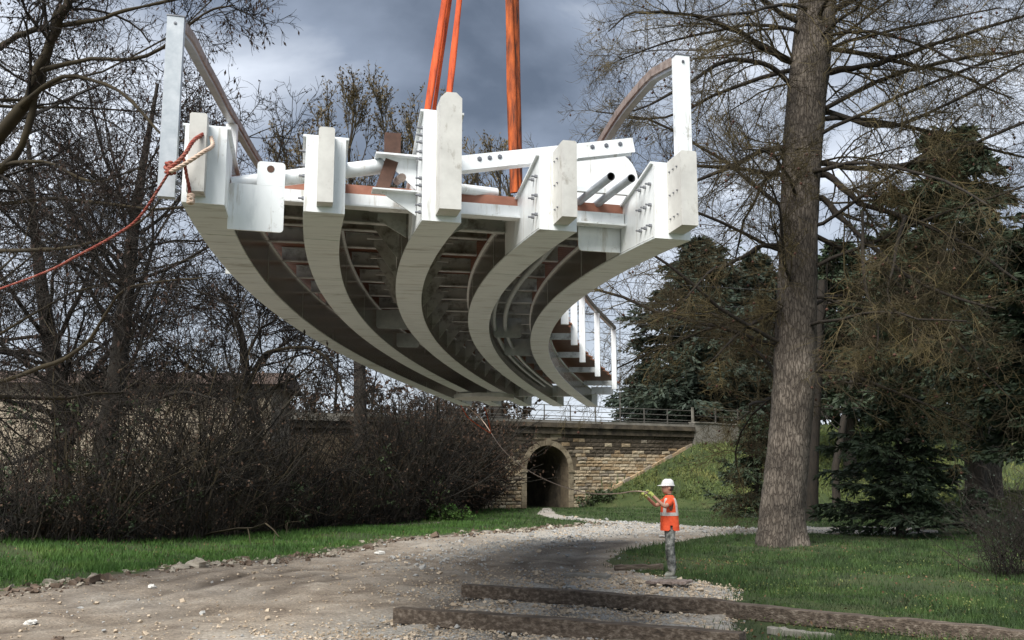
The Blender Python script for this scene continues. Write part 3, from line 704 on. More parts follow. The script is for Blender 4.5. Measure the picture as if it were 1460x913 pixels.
mb = MB(); twisted(mb, catmull([at(243, 240, 6.95), at(262, 222, 6.93), at(276, 201, 6.98), at(292, 190, 7.1)], 20) - R0, .015); mb.build('upper_loop', M['rope'], rp, True)
mb = MB(); twisted(mb, catmull([at(243, 245, 6.93), at(265, 233, 6.9), at(290, 217, 6.9), at(303, 208, 7.05), at(301, 196, 7.15)], 20) - R0, .015); mb.build('lower_loop', M['rope_pale'], rp, True)
mb = MB(); twisted(mb, catmull([at(262, 226, 6.93), at(266, 250, 7.0), at(270, 270, 7.05), at(272, 290, 7.08)], 16) - R0, .012); mb.build('hanging_end', M['rope'], rp, True)
mb = MB(); rr = random.Random(4)
ths = np.linspace(0, 5 * 2 * math.pi, 90)
K = np.stack([.028 * np.cos(ths) * (1 + .4 * np.sin(ths * .41)), .026 * np.sin(ths * 1.0), .036 * np.sin(ths * .6 + 1)], 1); mb.tube(K, .013, 6); mb.build('knot', M['rope'], rp, True)
mb = MB(); K = np.stack([.02 * np.cos(ths), .018 * np.sin(ths), .03 * np.sin(ths * .6 + 1)], 1) + at(272, 284, 7.06) - R0; mb.tube(K, .011, 6); mb.build('frayed_knot', M['rope_pale'], rp, True)

# ------------------------------------------------------------------ stone railway bridge
WB_ANG = math.atan2(WD[1], WD[0])
sbr = empty('stone_railway_bridge', 'old limestone railway bridge with round arch, behind the track', 'bridge', loc=(WA[0], WA[1], 0), rz=WB_ANG)
# local frame: x along the wall, y away from the camera, z up
def SB(mb, name, mat, parent=None, smooth=False): return mb.build(name, mat, parent or sbr, smooth)
ACX, AR, ASP = 4.68, 1.60, 2.40          # arch centre, radius, springing height
WT = 4.75                                # top of the coursed wall
# backing wall with the arch opening, built as a strip of quads round it
def wall_with_arch(mb, x0, x1, z1, y0, y1):
    n = 20
    arc = [(ACX - AR, 0.0), (ACX - AR, ASP)] + [(ACX - AR * math.cos(math.pi * k / n), ASP + AR * math.sin(math.pi * k / n)) for k in range(1, n)] + [(ACX + AR, ASP), (ACX + AR, 0.0)]
    out = []
    for (x, z) in arc:
        if z <= ASP + 1e-6: out.append((ACX - AR - .6 if x < ACX else ACX + AR + .6, z))
        else: out.append((ACX + (x - ACX) / AR * (AR + .6), z1))
    V = []; 
    for y in (y0, y1):
        V += [(x, y, z) for x, z in arc] + [(x, y, z) for x, z in out]
    m = len(arc); Fc = []
    for i in range(m - 1):
        Fc.append((i, i+1, m+i+1, m+i)); Fc.append((2*m+i, 3*m+i, 3*m+i+1, 2*m+i+1))
        Fc.append((i, 2*m+i, 2*m+i+1, i+1))
    mb.add(V, Fc)
    xl, xr = ACX - AR - .6, ACX + AR + .6
    mb.box((x0, y0, -.3), (xl, y1, z1)); mb.box((xr, y0, -.3), (x1, y1, z1))
mb = MB(); wall_with_arch(mb, -16, WLEN, WT, 0.0, 1.0); SB(mb, 'wall_core', M['mortar'])
# barrel of the passage
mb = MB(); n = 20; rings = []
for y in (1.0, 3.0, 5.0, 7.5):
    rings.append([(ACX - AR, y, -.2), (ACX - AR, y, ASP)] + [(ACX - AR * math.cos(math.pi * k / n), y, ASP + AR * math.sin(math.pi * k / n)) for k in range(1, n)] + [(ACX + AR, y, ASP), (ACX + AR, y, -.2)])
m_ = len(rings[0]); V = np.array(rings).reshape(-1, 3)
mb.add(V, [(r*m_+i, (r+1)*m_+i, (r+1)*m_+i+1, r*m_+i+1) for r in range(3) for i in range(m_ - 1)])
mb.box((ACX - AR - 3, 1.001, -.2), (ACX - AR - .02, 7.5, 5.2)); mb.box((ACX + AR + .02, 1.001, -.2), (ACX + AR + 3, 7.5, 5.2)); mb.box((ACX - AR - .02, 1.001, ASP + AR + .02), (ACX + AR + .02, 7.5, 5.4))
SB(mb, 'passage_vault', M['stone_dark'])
# coursed blocks, each its own object
bmeshes = []
for k in range(10):
    r = random.Random(k); mb = MB()
    c = .012
    V = [(-.5, -.5), (.5, -.5), (.5, .5), (-.5, .5)]
    f0 = [(x * (1 - .03 * r.random()), .0, z * (1 - .06 * r.random())) for x, z in V]
    fr = [(x * (.93 - .03 * r.random()), -1.0 - .4 * r.random(), z * (.86 - .05 * r.random())) for x, z in V]
    mid = [(0, -1.5 - .5 * r.random(), 0)]
    mb.add(f0 + fr + mid, [(0,1,5,4),(1,2,6,5),(2,3,7,6),(3,0,4,7),(4,5,8,8),(5,6,8,8),(6,7,8,8),(7,4,8,8)])
    bmeshes.append(mb.mesh('stone_block', [M['stone'], M['stone_dark']][0:1]))
mats_st = [noise_mat('limestone_%s' % nme, cs, scale=2.2, rough=.92, bump=.6, bscale=8) for nme, cs in (
    ('buff', [(0.4, 0.31, 0.2), (0.68, 0.56, 0.39)]), ('pale', [(0.42, 0.35, 0.24), (0.7, 0.6, 0.44)]), ('ochre', [(0.29, 0.205, 0.12), (0.52, 0.39, 0.24)]), ('grey', [(0.2, 0.17, 0.13), (0.42, 0.36, 0.28)]), ('sooty', [(0.05, 0.04, 0.03), (0.15, 0.12, 0.085)]))]
def add_stain(mt, scale=.55, lo=.55):
    nt_ = mt.node_tree; b = nt_.nodes['Principled BSDF']; src = b.inputs['Base Color'].links[0].from_socket
    g = nt_.nodes.new('ShaderNodeNewGeometry'); n = nt_.nodes.new('ShaderNodeTexNoise'); n.inputs['Scale'].default_value = scale; n.inputs['Detail'].default_value = 7; n.inputs['Roughness'].default_value = .7
    nt_.links.new(g.outputs['Position'], n.inputs['Vector']); rp_ = nt_.nodes.new('ShaderNodeValToRGB'); rp_.color_ramp.elements[0].position = .38; rp_.color_ramp.elements[0].color = (lo, lo * .95, lo * .88, 1); rp_.color_ramp.elements[1].position = .58; rp_.color_ramp.elements[1].color = (1, 1, 1, 1)
    nt_.links.new(n.outputs['Fac'], rp_.inputs[0]); m = nt_.nodes.new('ShaderNodeMix'); m.data_type = 'RGBA'; m.blend_type = 'MULTIPLY'; m.inputs['Factor'].default_value = 1
    nt_.links.new(src, m.inputs['A']); nt_.links.new(rp_.outputs[0], m.inputs['B']); nt_.links.new(m.outputs['Result'], b.inputs['Base Color'])
for mt in mats_st: add_stain(mt)
bm_all = [[(lambda me: (me.materials.clear(), me.materials.append(mt), me)[2])(bm0.copy()) for bm0 in bmeshes] for mt in mats_st]
zc = 0.0; rr = random.Random(11); nblk = 0; course = 0
def bank_h(x): return max(0.0, min(1.0, (x - U0) / (U1 - U0))) * 4.3
while zc < WT - .05:
    h = rr.choice((.2, .24, .28)); h = min(h, WT - zc); x = -0.9 - rr.random() * .5
    while x < WLEN - .05:
        w = rr.uniform(.32, .85); w = min(w, WLEN - x)
        xm, zm = x + w / 2, zc + h / 2
        inarch = (abs(xm - ACX) < AR + .42 + w / 2 - .05 and zm < ASP) or (zm >= ASP and math.hypot(max(abs(xm - ACX) - w / 2 + .06, 0), zm + h * .5 - ASP) < AR + .38) or (abs(xm - ACX) < 1.1 and zm > ASP + AR - .1)
        if inarch:
            # clip the block to the jamb where it only overlaps
            lim = ACX - AR - .34 if xm < ACX else ACX + AR + .34
            if zm < ASP and xm < ACX and x < lim - .2: w = lim - x; inarch = False
            elif zm < ASP and xm > ACX and x + w > lim + .2: w = x + w - lim; x = lim; inarch = False
            xm = x + w / 2
        if not inarch and zc + h > bank_h(x + w) - .25 and w > .12:
            soot = zm > 3.2 and rr.random() < (.25 + (zm - 3.2) * .55)
            kk = 4 if soot else rr.choices((0, 1, 2, 3), (5, 3, 3, 2.2))[0]
            o = bpy.data.objects.new('stone_block', rr.choice(bm_all[kk])); link(o, sbr)
            o.location = (xm, -.002, zm); o.scale = (w - .03, rr.uniform(.025, .06), h - .028)
            nblk += 1
        x += w
    zc += h; course += 1
# arch ring of dressed stones and jamb stones
ring_m = noise_mat('dressed_stone', [(0.25, 0.2, 0.13), (0.44, 0.37, 0.26)], scale=1.8, rough=.9, bump=.3)
add_stain(ring_m, .9, .45)
nv = 13
for k in range(nv):
    a0 = math.pi * k / nv + .006; a1 = math.pi * (k + 1) / nv - .006; ro = AR + .34 + (.14 if k == nv // 2 else 0)
    P = [(-AR * math.cos(a0), AR * math.sin(a0)), (-AR * math.cos((a0+a1)/2), AR * math.sin((a0+a1)/2)), (-AR * math.cos(a1), AR * math.sin(a1)), (-ro * math.cos(a1), ro * math.sin(a1)), (-ro * math.cos((a0+a1)/2), ro * math.sin((a0+a1)/2)), (-ro * math.cos(a0), ro * math.sin(a0))]
    mb = MB(); mb.prism(P, (1, 0, 0), (0, 0, 1), (ACX, 0, ASP), np.array([0, -.09 if k != nv // 2 else -.14, 0]), np.array([0, .02, 0])); SB(mb, 'arch_stone', ring_m)
for sd_ in (-1, 1):
    z = 0
    while z < ASP - .01:
        h = min(.38, ASP - z); xa = ACX + sd_ * AR; xb = ACX + sd_ * (AR + .34 + (.0 if int(z / .38) % 2 else .0)); 
        mb = MB(); mb.box((min(xa, xb), -.09, z + .01), (max(xa, xb), .02, z + h - .01)); SB(mb, 'jamb_stone', ring_m); z += h
    mb = MB(); mb.box((min(xa, xb) - .05, -.15, ASP - .13), (max(xa, xb) + .05, -.091, ASP + .03)); SB(mb, 'impost_stone', ring_m)
# smooth spandrel panel over the arch
mb = MB(); mb.box((ACX - 1.05, -.06, ASP + AR + .38), (ACX - .2, .01, WT)); mb.box((ACX + .2, -.06, ASP + AR + .38), (ACX + 1.05, .01, WT)); SB(mb, 'spandrel_stone', ring_m)
# dark projecting cornice and deck edge, in lengths
x = -14.0; rr = random.Random(5)
while x < WLEN:
    w = min(rr.uniform(1.2, 1.7), WLEN - x); 
    mb = MB(); mb.box((x + .01, -.25, WT + .002), (x + w - .01, .9, WT + .42)); SB(mb, 'cornice_stone', M['stone_dark'])
    mb = MB(); mb.box((x + .012, -.42 - .03 * rr.random(), WT + .425), (x + w - .012, .9, WT + .72)); SB(mb, 'parapet_stone', M['stone_dark'] if rr.random() < .8 else M['concrete'])
    x += w
mb = MB(); mb.box((-14, -.3, WT + .725), (WLEN, 6.5, WT + .9)); SB(mb, 'deck_slab', M['concrete'])
mb = MB(); mb.box((-14, -.34, WT + .95), (WLEN, -.28, WT + 1.0)); SB(mb, 'edge_pipe', M['rail_metal'])
# sloping coping down the wing of the wall
nco = 16
for k in range(nco):
    xa = U0 + .1 + (U1 - U0 - .3) * k / nco; xb = U0 + .1 + (U1 - U0 - .3) * (k + 1) / nco - .02
    mb = MB(); V = []
    for xx in (xa, xb):
        zt = bank_h(xx) + .03 * math.sin(k * 2.3); V.append([(xx, -.3, zt - .12), (xx, -.065, zt - .12), (xx, -.065, zt + .1), (xx, -.3, zt + .1)])
    mb.hexa([V[0][0], V[1][0], V[1][1], V[0][1], V[0][3], V[1][3], V[1][2], V[0][2]]); SB(mb, 'coping_stone', mats_st[2 if k % 3 else 3])
# railing over the arch and end pillar
rail = empty('bridge_railing', 'thin grey metal railing along the top of the stone bridge', 'railing', loc=(WA[0], WA[1], 0), rz=WB_ANG)
zt = WT + .9
for z in (.28, .62, .98):
    mb = MB(); mb.bar((-6, -.1, zt + z), (WLEN - .1, -.1, zt + z), .045, .045); mb.build('rail', M['rail_metal'], rail)
pm = None
for k in range(11):
    x = -5.6 + k * 2.0
    mb = MB(); mb.bar((x, -.1, zt), (x, -.1, zt + 1.02), .06, .06, up=(0, 1, 0)); mb.build('post', M['rail_metal'], rail)
# concrete retaining wall to the right of the stone bridge
cw = empty('retaining_wall', 'grey concrete parapet wall right of the stone bridge', 'wall', loc=(WA[0], WA[1], 0), rz=WB_ANG)
for k in range(3):
    x0 = WLEN + .03 + k * 2.1; mb = MB(); mb.box((x0, -.3, 2.6), (x0 + 2.07, .3, 5.75 - .05 * k)); mb.build('panel', M['concrete'], cw)
    mb = MB(); mb.box((x0, -.38, 5.752 - .05 * k), (x0 + 2.07, .38, 5.85 - .05 * k)); mb.build('coping', M['concrete'], cw)
rail2 = empty('wall_railing', 'rusty two bar railing on posts above the concrete wall', 'railing', loc=(WA[0], WA[1], 0), rz=WB_ANG)
for z in (.45, .95):
    mb = MB(); mb.bar((WLEN + .4, 0, 5.85 + z), (WLEN + 8, 0, 5.75 + z), .05, .05); mb.build('rail', M['rail_metal'], rail2)
for x in (.12, 2.2, 4.3, 6.3):
    mb = MB(); mb.bar((WLEN + x, 0, 5.7), (WLEN + x, 0, 6.9), .14 if x < 1 else .08, .14 if x < 1 else .08, up=(0, 1, 0)); mb.build('post', M['concrete'] if x < 1 else M['rail_metal'], rail2)
# overhead wires of the railway
for k, (pya, pyb, nm) in enumerate(((398, 404, 'highest'), (427, 431, 'second'), (437, 443, 'third'), (449, 451, 'fourth'), (459, 462, 'fifth'), (474, 477, 'lowest'))):
    a = at(700, pya - 8, 66); b = at(1010, pyb + 5, 74); P = catmull([a + (a - b) * 1.0, a, (a + b) / 2 + np.array([0, 0, -.05]), b, b + (b - a) * .6], 6)
    mb = MB(); mb.tube(P, .022, 4); o = mb.build('overhead_wire', M['wire']); tag(o, '%s of the thin dark overhead wires crossing the sky behind the bridge' % nm, 'wire', 'overhead railway wires')
ms = empty('catenary_mast', 'slender grey catenary mast with drop arms seen behind the far handrail', 'mast', loc=at(884, 590, 71))
mb = MB(); b0 = np.array(ms.location)
mb.bar(at(884, 600, 71) - b0, at(884, 442, 71) - b0, .05, .05, up=(0, 1, 0)); mb.build('post', M['rail_metal'], ms)
for x0, y0, x1, y1 in ((884, 446, 876, 440), (884, 460, 906, 461), (906, 458, 906, 465)):
    mb = MB(); mb.bar(at(x0, y0, 71) - b0, at(x1, y1, 71.2) - b0, .05, .05, up=(0, 1, .2)); mb.build('arm', M['rail_metal'], ms)

# ------------------------------------------------------------------ vegetation tools
def unit(v): return v / (np.linalg.norm(v, axis=-1, keepdims=True) + 1e-9)
def grow(S, D, Ln, R, n, wander, trop, taper=0.35):
    m = len(S); P = np.empty((m, n, 3)); P[:, 0] = S; d = unit(np.array(D, float)); st_ = (Ln / (n - 1))[:, None]
    tr = np.broadcast_to(np.asarray(trop, float), (3,)) if np.ndim(trop) else np.array([0, 0, float(trop)])
    for k in range(1, n):
        d = unit(d + wander * rng.normal(0, 1, (m, 3)) + tr)
        P[:, k] = P[:, k-1] + d * st_
    RR = R[:, None] * (1 - (1 - taper) * np.linspace(0, 1, n)[None])
    return P, RR
def sprout(P, R, cnt, t0, t1, ang, lf, rf, Lp, angj=.25, pw=1.0, lmin=.0):
    m, n, _ = P.shape
    tot = int(m * cnt); par = rng.integers(0, m, tot) if cnt < 1 else np.repeat(np.arange(m), int(cnt))
    tot = len(par); t = t0 + (t1 - t0) * rng.random(tot) ** pw
    f = t * (n - 1); i = np.minimum(f.astype(int), n - 2); fr = (f - i)[:, None]
    S = P[par, i] * (1 - fr) + P[par, i+1] * fr
    T = unit(P[par, i+1] - P[par, i]); A = unit(np.cross(T, rng.normal(0, 1, (tot, 3))))
    a = ang + angj * rng.normal(0, 1, tot)
    D = T * np.cos(a)[:, None] + A * np.sin(a)[:, None]
    Rb = R[par, i] * (1 - fr[:, 0]) + R[par, i+1] * fr[:, 0]
    Ln = np.maximum(Lp[par] * lf * (1.15 - .6 * t) * rng.uniform(.6, 1.25, tot), lmin)
    return S, D, Ln, np.maximum(Rb * rf, .0)
def add_paths(mb, P, R, k=3, mi=0):
    if len(P) == 0: return
    V, Fq = tube_arrays(P, R, k); mb.add(V, Fq, mi)
def in_view(P, m=.25):
    """keep only what a camera near the photograph's could ever see"""
    Q = P.reshape(len(P), -1, 3); c = Q.mean(1)
    y = np.maximum(c[:, 1], .5); x = c[:, 0] / y; z = (c[:, 2] - CAMZ) / y
    return (np.abs(x) < .514 + m) & (z < .56 + m) & (z > -.3)
def leaves(mb, Cn, size, mi=0, asp=.45, down=0.0, dirs=None):
    m = len(Cn); d = unit(rng.normal(0, 1, (m, 3)) + np.array([0, 0, -down])) if dirs is None else unit(dirs)
    s = unit(np.cross(d, rng.normal(0, 1, (m, 3)))); sz = (size * rng.uniform(.6, 1.4, m))[:, None]
    V = np.stack([Cn, Cn + d * sz * .5 + s * sz * asp * .5, Cn + d * sz, Cn + d * sz * .5 - s * sz * asp * .5], 1).reshape(-1, 3)
    mb.add(V, np.arange(m * 4).reshape(m, 4), mi)
def balls(mb, Cn, r, mi=0):
    o = np.array([(1,0,0),(-1,0,0),(0,1,0),(0,-1,0),(0,0,1),(0,0,-1)], float); f = np.array([(0,2,4,4),(2,1,4,4),(1,3,4,4),(3,0,4,4),(2,0,5,5),(1,2,5,5),(3,1,5,5),(0,3,5,5)])
    m = len(Cn); rr_ = (r * rng.uniform(.75, 1.2, m))[:, None, None]
    V = (Cn[:, None] + o[None] * rr_).reshape(-1, 3); mb.add(V, (f[None] + (np.arange(m) * 6)[:, None, None]).reshape(-1, 4), mi)
def plant(name, label, cat, loc, parts, group=None):
    root = empty(name, label, cat, group, loc)
    for nm, mb, mat, kind in parts:
        if not mb.n: continue
        mb.v = [v - np.asarray(loc) for v in mb.v]
        o = mb.build(nm, mat, root, smooth=nm in ('trunk', 'limb', 'branch'))
        if kind: o['kind'] = kind
    return root
def gpt(px, py, D): # point on the ground seen at px with depth D
    p = at(px, py, D); p[2] = float(ground_z(p[0], p[1])); return p

def limb_tree(name, label, loc, trunk_px, trunk_r, D, limbs, spec, mats, leaf=None, cat='tree', group=None, limb_rand=None, seed=1):
    """trunk along picture-measured points at depth D, limbs given or random, then levels of twigs"""
    global rng
    rng = np.random.default_rng(seed)
    TP = catmull([at(x, y, D) if len(q) == 2 else at(x, y, q[2]) for q in trunk_px for x, y in [q[:2]]], 5)
    TP[0, 2] = float(ground_z(TP[0, 0], TP[0, 1])) - .15
    TR = np.interp(np.linspace(0, 1, len(TP)), np.linspace(0, 1, len(trunk_r)), trunk_r)
    tk = MB(); k = 32 if max(trunk_r) > .5 else 18 if max(trunk_r) > .3 else 10
    tk.tube(TP, TR, k)
    V = tk.v[0]; V[:] = V + (rng.normal(0, 1, V.shape) * np.repeat(TR, k)[:, None] * .02)
    # root flare: lobes that swell towards the ground
    cen = np.repeat(TP, k, 0); hgt_ = np.clip(1 - (V[:, 2] - TP[0, 2]) / (TR[0] * 2.6), 0, 1) ** 2; ang_ = np.arctan2(V[:, 1] - cen[:, 1], V[:, 0] - cen[:, 0])
    lob = (.12 + .16 * np.sin(ang_ * 3 + seed) + .1 * np.sin(ang_ * 5 + 2 * seed)) * hgt_; V[:, :2] += (V[:, :2] - cen[:, :2]) * lob[:, None]
    br = MB(); tw = MB(); lf = MB()
    paths = []
    for q in limbs:
        q0 = list(q[0]); p_ = q0[0]
        if p_[2] == D:      # rooted in the trunk: start on its axis
            ty = [t_[1] for t_ in trunk_px][::-1]; tx = [t_[0] for t_ in trunk_px][::-1]; q0 = [(float(np.interp(p_[1], ty, tx)), p_[1] + 6, D), (p_[0], p_[1], D)] + q0[1:]
        pts = catmull([at(*p) for p in q0], 4); paths.append((pts, np.linspace(q[1], q[2], len(pts))))
        rj = np.linspace(q[1], q[2], len(pts)) * .82 * (1 + .1 * rng.normal(0, 1, len(pts))); pts = pts + rng.normal(0, .25, pts.shape) * rj[:, None]; paths[-1] = (pts, rj); br.tube(pts, rj, 8, False)
    if limb_rand:
        cnt, t0, t1, ang, ln, r0, trop = limb_rand
        S, Dr, Ln, R = sprout(TP[None], TR[None], cnt, t0, t1, ang, 1, .3, np.array([ln]), pw=1)
        R = np.minimum(R, r0) * rng.uniform(.6, 1.2, len(R)); Ln = ln * rng.uniform(.55, 1.1, len(R))
        P, RR = grow(S, Dr, Ln, R, 9, .13, trop, .3)
        keep = in_view(P, .5); P, RR, Ln = P[keep], RR[keep], Ln[keep]
        add_paths(br, P, RR, 6)
        paths += [(P[i], RR[i]) for i in range(len(P))]
    # resample limbs to a common length so that the next levels stay vectorised
    n = 9; PP = []; RRs = []
    for p, r in paths:
        f = np.linspace(0, len(p) - 1, n); PP.append(np.stack([np.interp(f, np.arange(len(p)), p[:, a]) for a in range(3)], 1)); RRs.append(np.interp(f, np.arange(len(p)), r))
    P = np.array(PP); RR = np.array(RRs); Ln = np.linalg.norm(np.diff(P, axis=1), axis=2).sum(1)
    for li, (cnt, ang, lfac, rfac, nn, wand, trop, lmin, rmin) in enumerate(spec):
        S, Dr, L2, R2 = sprout(P, RR, cnt, .12, 1.0, ang, lfac, rfac, Ln, pw=.85, lmin=lmin)
        R2 = np.maximum(R2, rmin)
        P, RR = grow(S, Dr, L2, R2, nn, wand, trop, .45); Ln = L2
        keep = in_view(P, .12); P, RR, Ln = P[keep], RR[keep], Ln[keep]
        add_paths(tw, P, RR, 4 if li == 0 else 3)
    if leaf:
        kind, cnt, size, down = leaf
        m = int(len(P) * cnt); i = rng.integers(0, len(P), m); f = rng.random(m); k = (rng.integers(1, P.shape[1], m)); Cn = P[i, k] + rng.normal(0, .02, (m, 3))
        if kind == 'balls':
            end = Cn + np.stack([rng.normal(0, .03, m), rng.normal(0, .03, m), -rng.uniform(.05, .2, m)], 1)
            balls(lf, end, size); add_paths(tw, np.stack([Cn, end], 1), np.full((m, 2), .004), 3)
        else:
            leaves(lf, Cn, size, 0, .35 if kind == 'catkin' else .5, down)
    nm = {'balls': 'seed_balls', 'catkin': 'catkins', 'bud': 'buds', None: 'buds'}[leaf[0] if leaf else None]
    parts = [('trunk', tk, mats[0], None), ('limb', br, mats[1], 'stuff'), ('twigs', tw, mats[2], 'stuff')]
    if leaf: parts.append((nm, lf, mats[3], 'stuff'))
    return plant(name, label, cat, TP[0], parts, group)

# spec rows: children per parent, angle, length factor, radius factor, points, wander, tropism, least length, least radius
# --- the big plane tree on the right
limb_tree('plane_tree', 'thick trunked bare plane tree with hanging seed balls, beside the lawn path', None,
    [(1112, 779), (1114, 740), (1120, 680), (1128, 600), (1134, 500), (1137, 400), (1140, 300), (1145, 200), (1155, 90), (1165, 0), (1176, -160), (1184, -330)],
    [.68, .62, .60, .585, .60, .56, .55, .58, .60, .58, .5, .4], 29,
    [([(1125, 350, 29), (1085, 352, 28.6), (1050, 372, 28), (1010, 390, 27.5), (975, 430, 27)], .13, .03),
     ([(1128, 213, 29), (1090, 214, 28.6), (1040, 238, 28), (985, 262, 27.6), (940, 300, 27)], .14, .03),
     ([(1135, 90, 29), (1095, 72, 28.6), (1040, 40, 28), (985, 22, 27.3), (905, 18, 26.5), (868, 45, 26)], .16, .02),
     ([(1132, 120, 29), (1085, 90, 28.6), (1035, 88, 28), (980, 120, 27.5), (925, 150, 27), (880, 165, 26.6)], .13, .02),
     ([(1120, 440, 29), (1060, 470, 28.4), (1010, 520, 28)], .1, .02),
     ([(1178, 250, 29), (1225, 290, 28.2), (1290, 310, 27.4), (1370, 345, 26.6), (1450, 400, 26)], .16, .04),
     ([(1180, 232, 29), (1240, 240, 28.2), (1330, 225, 27.2), (1470, 170, 26)], .15, .05),
     ([(1172, 285, 29), (1220, 330, 28.2), (1290, 390, 27), (1350, 420, 26), (1420, 440, 25)], .14, .03),
     ([(1185, 100, 29), (1250, 90, 28), (1340, 60, 27), (1470, 20, 26)], .17, .05),
     ([(1180, 160, 29), (1260, 180, 28), (1350, 150, 27), (1460, 90, 26)], .13, .04),
     ([(1230, 300, 27.5), (1232, 400, 27), (1252, 470, 26.6), (1240, 540, 26.4)], .07, .015),
     ([(1290, 310, 27), (1275, 370, 26.4), (1268, 430, 26), (1320, 480, 25.6)], .07, .015),
     ([(1175, 20, 29), (1260, -20, 28), (1400, -60, 27)], .16, .05)],
    [(18, .85, .36, .36, 9, .13, -.012, .9, .011), (12, .85, .5, .5, 6, .17, -.02, .45, .007), (5, .8, .6, .6, 4, .2, .02, .26, .0052)],
    (M['bark_plane'], M['bark_dark'], M['twig_gold'], M['seed']), ('balls', .014, .045, 1), limb_rand=(46, .3, .97, 1.35, 8.5, .075, -.035), seed=21)
# --- the big bare tree whose trunk stands left of the view, limbs reaching in
LS = [(12, .8, .36, .36, 8, .16, -.01, .7, .008), (9, .85, .5, .5, 6, .2, -.015, .35, .0055), (5, .85, .6, .6, 4, .22, -.03, .2, .0042)]
limb_tree('alder_tree', 'large bare alder with brown catkins reaching in over the left edge', None,
    [(-190, 830), (-180, 640), (-150, 400), (-120, 150), (-90, -150)], [.42, .36, .3, .26, .2], 16,
    [([(-130, 420, 16), (-20, 220, 15.5), (40, 140, 15), (72, 60, 14.8), (100, -10, 14.6), (130, -120, 14.5)], .15, .07),
     ([(-150, 380, 16), (-30, 260, 15.6), (20, 225, 15.2), (52, 140, 15), (78, 40, 15)], .11, .05),
     ([(-110, 120, 16), (0, 66, 15.5), (50, 42, 15), (130, 30, 14.5), (200, 10, 14), (300, -10, 14)], .08, .02),
     ([(-150, 520, 16), (-20, 542, 14.5), (62, 524, 13.8), (120, 492, 13.3), (148, 452, 13), (178, 413, 12.8), (230, 402, 12.6), (292, 396, 12.5)], .05, .01),
     ([(-140, 370, 16), (0, 358, 14.5), (80, 356, 14), (140, 344, 13.6), (200, 316, 13.2), (240, 270, 13)], .055, .012),
     ([(30, 150, 15), (90, 110, 14.5), (170, 130, 14), (240, 200, 13.5), (275, 190, 13.3)], .05, .012),
     ([(60, 100, 14.8), (130, 85, 14.3), (210, 80, 13.8), (290, 20, 13.4), (335, 8, 13.2)], .05, .012),
     ([(-20, 240, 15.4), (60, 230, 15), (130, 260, 14.5), (200, 240, 14)], .05, .012)],
    LS, (M['bark_dark'], M['bark_gold'], M['twig'], M['catkin']), ('catkin', .8, .075, 2.2), limb_rand=(22, .3, .95, 1.2, 7, .05, .0), seed=5)
# --- trees of the row behind the thicket on the left
limb_tree('bare_tree', 'bare dark tree with catkins rising from the thicket, its trunk leaning right', None,
    [(130, 775), (147, 650), (166, 540), (180, 420), (190, 330), (205, 230), (225, 120)], [.42, .36, .31, .26, .2, .13, .05], 33,
    [([(160, 575, 33), (205, 575, 32), (260, 560, 31.5), (330, 575, 31)], .14, .04), ([(162, 600, 33), (110, 610, 32.5), (50, 650, 32), (-20, 668, 32)], .15, .05),
     ([(165, 560, 33), (110, 560, 33), (60, 510, 33), (10, 500, 33)], .1, .03)],
    [(10, .8, .4, .45, 7, .15, .02, 1.2, .018), (8, .8, .5, .5, 5, .2, .0, .6, .010), (4, .8, .6, .6, 3, .2, -.02, .4, .009)],
    (M['bark_dark'], M['bark_dark'], M['twig'], M['catkin']), ('catkin', .55, .11, 1.5), limb_rand=(24, .25, .98, 1.0, 7.5, .08, .03), seed=6)
limb_tree('bare_tree', 'bare dark tree with short forked trunk at the far left of the thicket', None,
    [(78, 775), (84, 690), (90, 600), (70, 480), (52, 350), (40, 200)], [.5, .42, .36, .28, .18, .06], 36, [([(88, 620, 36), (140, 520, 36), (190, 470, 36), (240, 380, 36)], .2, .05)],
    [(9, .8, .4, .45, 6, .15, .02, 1.2, .024), (8, .8, .5, .5, 5, .2, .0, .7, .014), (4, .8, .6, .6, 3, .2, -.02, .45, .010)],
    (M['bark_dark'], M['bark_dark'], M['twig'], M['catkin']), ('catkin', .35, .12, 1.5), limb_rand=(22, .25, .98, 1.0, 8, .1, .03), seed=8)
limb_tree('bare_tree', 'bare tree with crooked arching limb under the left girder', None,
    [(372, 770), (372, 680), (365, 600), (352, 540), (345, 480), (320, 420)], [.3, .26, .22, .18, .13, .05], 40,
    [([(352, 560, 40), (372, 512, 39), (400, 498, 38.5), (450, 500, 38), (478, 530, 38), (490, 560, 38)], .14, .05), ([(345, 520, 40), (372, 470, 40), (395, 450, 40), (380, 400, 40)], .1, .03)],
    [(10, .8, .4, .5, 6, .15, .02, 1.3, .026), (8, .8, .5, .5, 5, .2, .01, .8, .015), (3, .8, .6, .6, 3, .2, .0, .5, .011)],
    (M['bark_dark'], M['bark_gold'], M['twig'], M['catkin']), ('catkin', .4, .12, 1.0), limb_rand=(22, .3, .98, 1.0, 6, .09, .03), seed=9)
